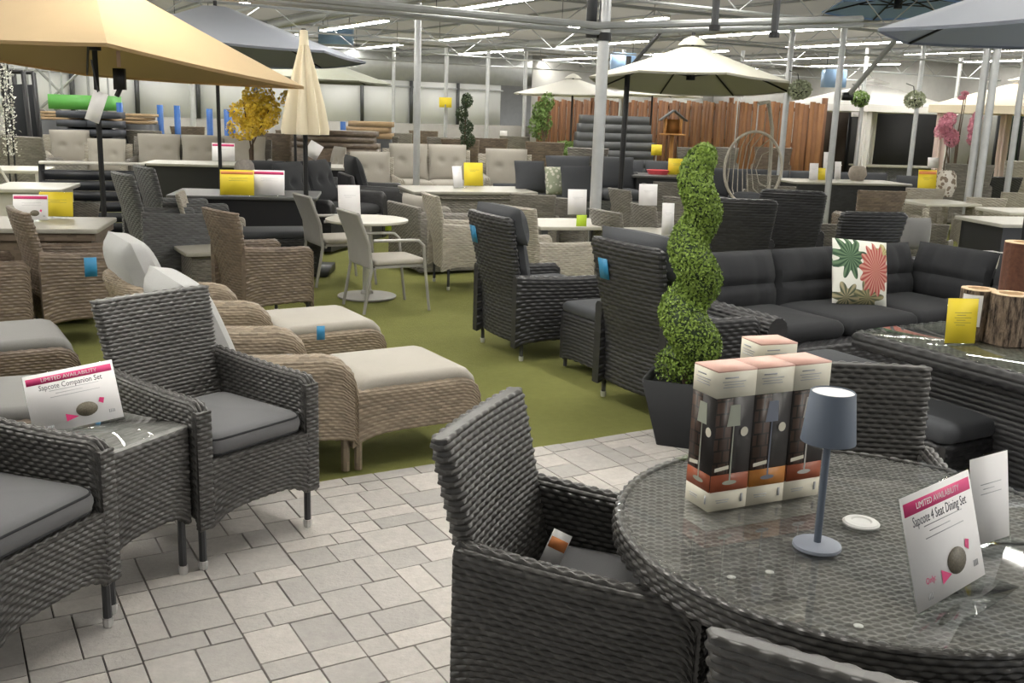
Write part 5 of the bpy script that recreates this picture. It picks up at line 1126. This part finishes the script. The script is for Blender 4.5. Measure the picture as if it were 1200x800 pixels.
for px, py, Y, w_, h_, lab in ((90, 136, 19.3, 1.5, .16, 'long tan board stack under the green lift'), (160, 139, 20, .62, .20, 'tan carton stack right of the blue post'), (432, 152, 20.5, .95, .34, 'tan carton stack behind the beige tufted armchair'), (395, 163, 18.5, 1.5, .32, 'brown wicker backs heap behind the cream parasol foot')):
    c = D(px, py, Y); o = thing('carton_stack', lab, 'cartons', None, (c.x, c.y, 0)); n = 3
    for k in range(n): MB().box((.03*k*(-1)**k, 0, c.z-h_/2+h_*(k+.5)/n), (w_*(1-.06*k), .6, h_/n-.012)).build('carton', TAN if py < 160 else WR, o, 0)
    MB().box((0, 0, (c.z-h_/2)/2), (w_, .7, c.z-h_/2)).build('pallet_base', WR if py > 160 else MD, o, 0)
for px, py, Y, lab in ((90, 147, 18.78, 'dark slatted crate pair under the tan boards'), (125, 148, 18.8, 'dark slatted crate right of the crate pair')):
    c = D(px, py, Y); o = thing('slatted_crate', lab, 'crate', None, (c.x, c.y, 0)); 
    for k in range(4): MB().box((0, 0, c.z-.28+.16*k), (.52, .5, .12)).build('slat', plain('crate_slat', (.05, .055, .07), .6), o, 0)
    MB().box((0, .02, (c.z-.3)/2), (.5, .45, c.z-.3)).build('crate_base', MD, o, 0)
for k, (px, Y, lab) in enumerate(((24, 17, 'leaning dark frame behind the white flower string'), (36, 17.4, 'leaning dark frame right of the one behind the flower string'), (48, 19.0, 'brown upright board left of the beige sofas'))):
    c = D(px, 130, Y); o = thing('leaning_frame', lab, 'frame', None, (c.x, c.y, 0)); h_ = 2.1 if k < 2 else 1.45
    for s in (-1, 1): MB().bar((s*.17, 0, 0), (s*.17-.22, .3, h_), .06).build('stile', MK if k < 2 else WG, o, 0)
    MB().bar((-.17-.22, .3, h_), (.17-.22, .3, h_), .06).build('top_bar', MK if k < 2 else WG, o, 0); MB().bar((0, 0, .1), (-.18, .26, h_*.9), .28, .015).build('panel', FK if k < 2 else WG, o, 0)
for px, lab in ((4, 'string of white flowers at the left frame edge'), (11, 'second string of white flowers beside the dark frames')):
    c = D(px, 110, 14); o = thing('flower_string', lab, 'garland', None, (c.x, c.y, 0)); z = rng.uniform(.9, 2.15, 260); q = np.stack([rng.normal(0, .035, 260), rng.normal(0, .035, 260), z], 1); leaves(q, rng.normal(0, 1, (260, 3)), .02, L_WHT, 'flowers', o, .5); MB().tube([(0, 0, 0), (0, 0, 2.2)], .012, 6).build('pole', MK, o)
# small notices
o = thing('notice', 'yellow notice on a thin pillar before the white windows', 'sign'); pose(o, D(522, 120, 26.4), -85); MB().box((0, 0, 0), (.32, .02, .25)).build('panel', PY, o, 0); MB().box((0, 0, -.9), (.03, .03, 1.7)).build('stake', MTR, o, 0)
pillar(522, 26.6, .05, 150, 'thin pillar behind the yellow notice', plate=False)
o = thing('notice', 'small white notice on the pillar under the beige parasol', 'sign'); pose(o, D(866, 104, 23.8), -85); MB().box((0, 0, 0), (.22, .02, .36)).build('panel', PW, o, 0); MB().box((0, -.012, .02), (.12, .004, .2)).build('print', FS, o, 0)
o = thing('notice', 'white paper notice on the thin pillar before the white gazebo', 'sign'); pose(o, D(1002, 134, 21.94), -85); MB().box((0, 0, 0), (.16, .01, .10)).build('panel', PW, o, 0)
# hangings at the mustard parasol
p = D(113, 125, 7.4); o = thing('hanging_tag', 'white paper tag hanging from the mustard parasol on a dark strap', 'tag', None, p); MB().box((0, 0, 0), (.10, .004, .22)).build('paper', PW, o, 0); MB().tube([(-.02, 0, .10), (-.13, .02, .30)], .006, 5).build('strap', MK, o); o.rotation_euler = (0, R(20), R(15))
p = D(140, 88, 8.0); o = thing('crank_handle', 'black crank and pink tape under the mustard canopy', 'crank', None, p); MB().box((0, 0, -.03), (.08, .06, .16)).build('housing', MK, o, 0); MB().tube([(0, 0, -.1), (-.03, 0, -.16)], .02, 6).build('grip', MK, o); MB().box((0, 0, .12), (.03, .004, .12)).build('tape', plain('pale_pink_tape', (.7, .5, .45), .6), o, 0)
# far furniture that fills the back rows
FILL = [(455, 158, 21, 'grey', 80, 'grey chair back beyond the two-seat beige sofa'), (520, 158, 21.5, 'grey', 95, 'grey chair back beyond, left of the small dark topiary'), (575, 160, 21, 'brown', 90, 'brown chair back right of the small dark topiary'), (640, 172, 19.5, 'brown', 85, 'brown chair back below the green leafy plant'), (424, 166, 21.6, 'brown', 100, 'brown chair back behind the beige tufted armchair'), (330, 158, 19.5, 'brown', 80, 'brown chair back under the yellow tree'), (372, 160, 20.6, 'grey', 80, 'grey chair back below the folded cream parasol'), (180, 152, 19.5, 'grey', 85, 'grey chair back behind the long beige sofa'), (30, 172, 15.5, 'grey', 60, 'grey-brown chair back at the far left below the frames'), (55, 178, 14.8, 'grey', 70, 'grey-brown chair back right of the white folding chair'), (815, 176, 20, 'grey', 80, 'grey chair back behind the topiary top'), (1130, 205, 16, 'grey', 75, 'grey chair back between the close pillars and the tan table'), (1190, 205, 17.5, 'light', 85, 'pale chair back under the cream gazebo'), (545, 172, 19.5, 'brown', 80, 'brown chair back at the foot of the small dark topiary'), (470, 150, 24, 'grey', 85, 'grey chair back far off between the two thin pillars'), (605, 152, 24.5, 'grey', 85, 'grey chair back far off left of the green leafy plant'), (350, 150, 22, 'brown', 85, 'brown chair back far off behind the cream parasol'), (150, 150, 22, 'grey', 80, 'grey chair back far off behind the tan carton stack'), (225, 148, 22.5, 'brown', 95, 'brown chair back far off between the blue racks'), (845, 168, 21, 'grey', 80, 'grey chair back in front of the fence, left of the egg chair'), (905, 170, 21, 'brown', 80, 'brown chair back in front of the fence, right of the egg chair'), (500, 150, 26, 'brown', 85, 'brown chair back far off below the yellow notice'), (690, 168, 17.8, 'grey', 85, 'grey chair back before the slatted pod screen')]
for px, py, Y, k, yaw, lab in FILL: flat(use(k, None, lab, {'grey': GG, 'brown': 'brown wicker chairs in the back rows', 'light': 'light wicker armchairs'}[k]), px, py, Y, .9, yaw, 1.3)
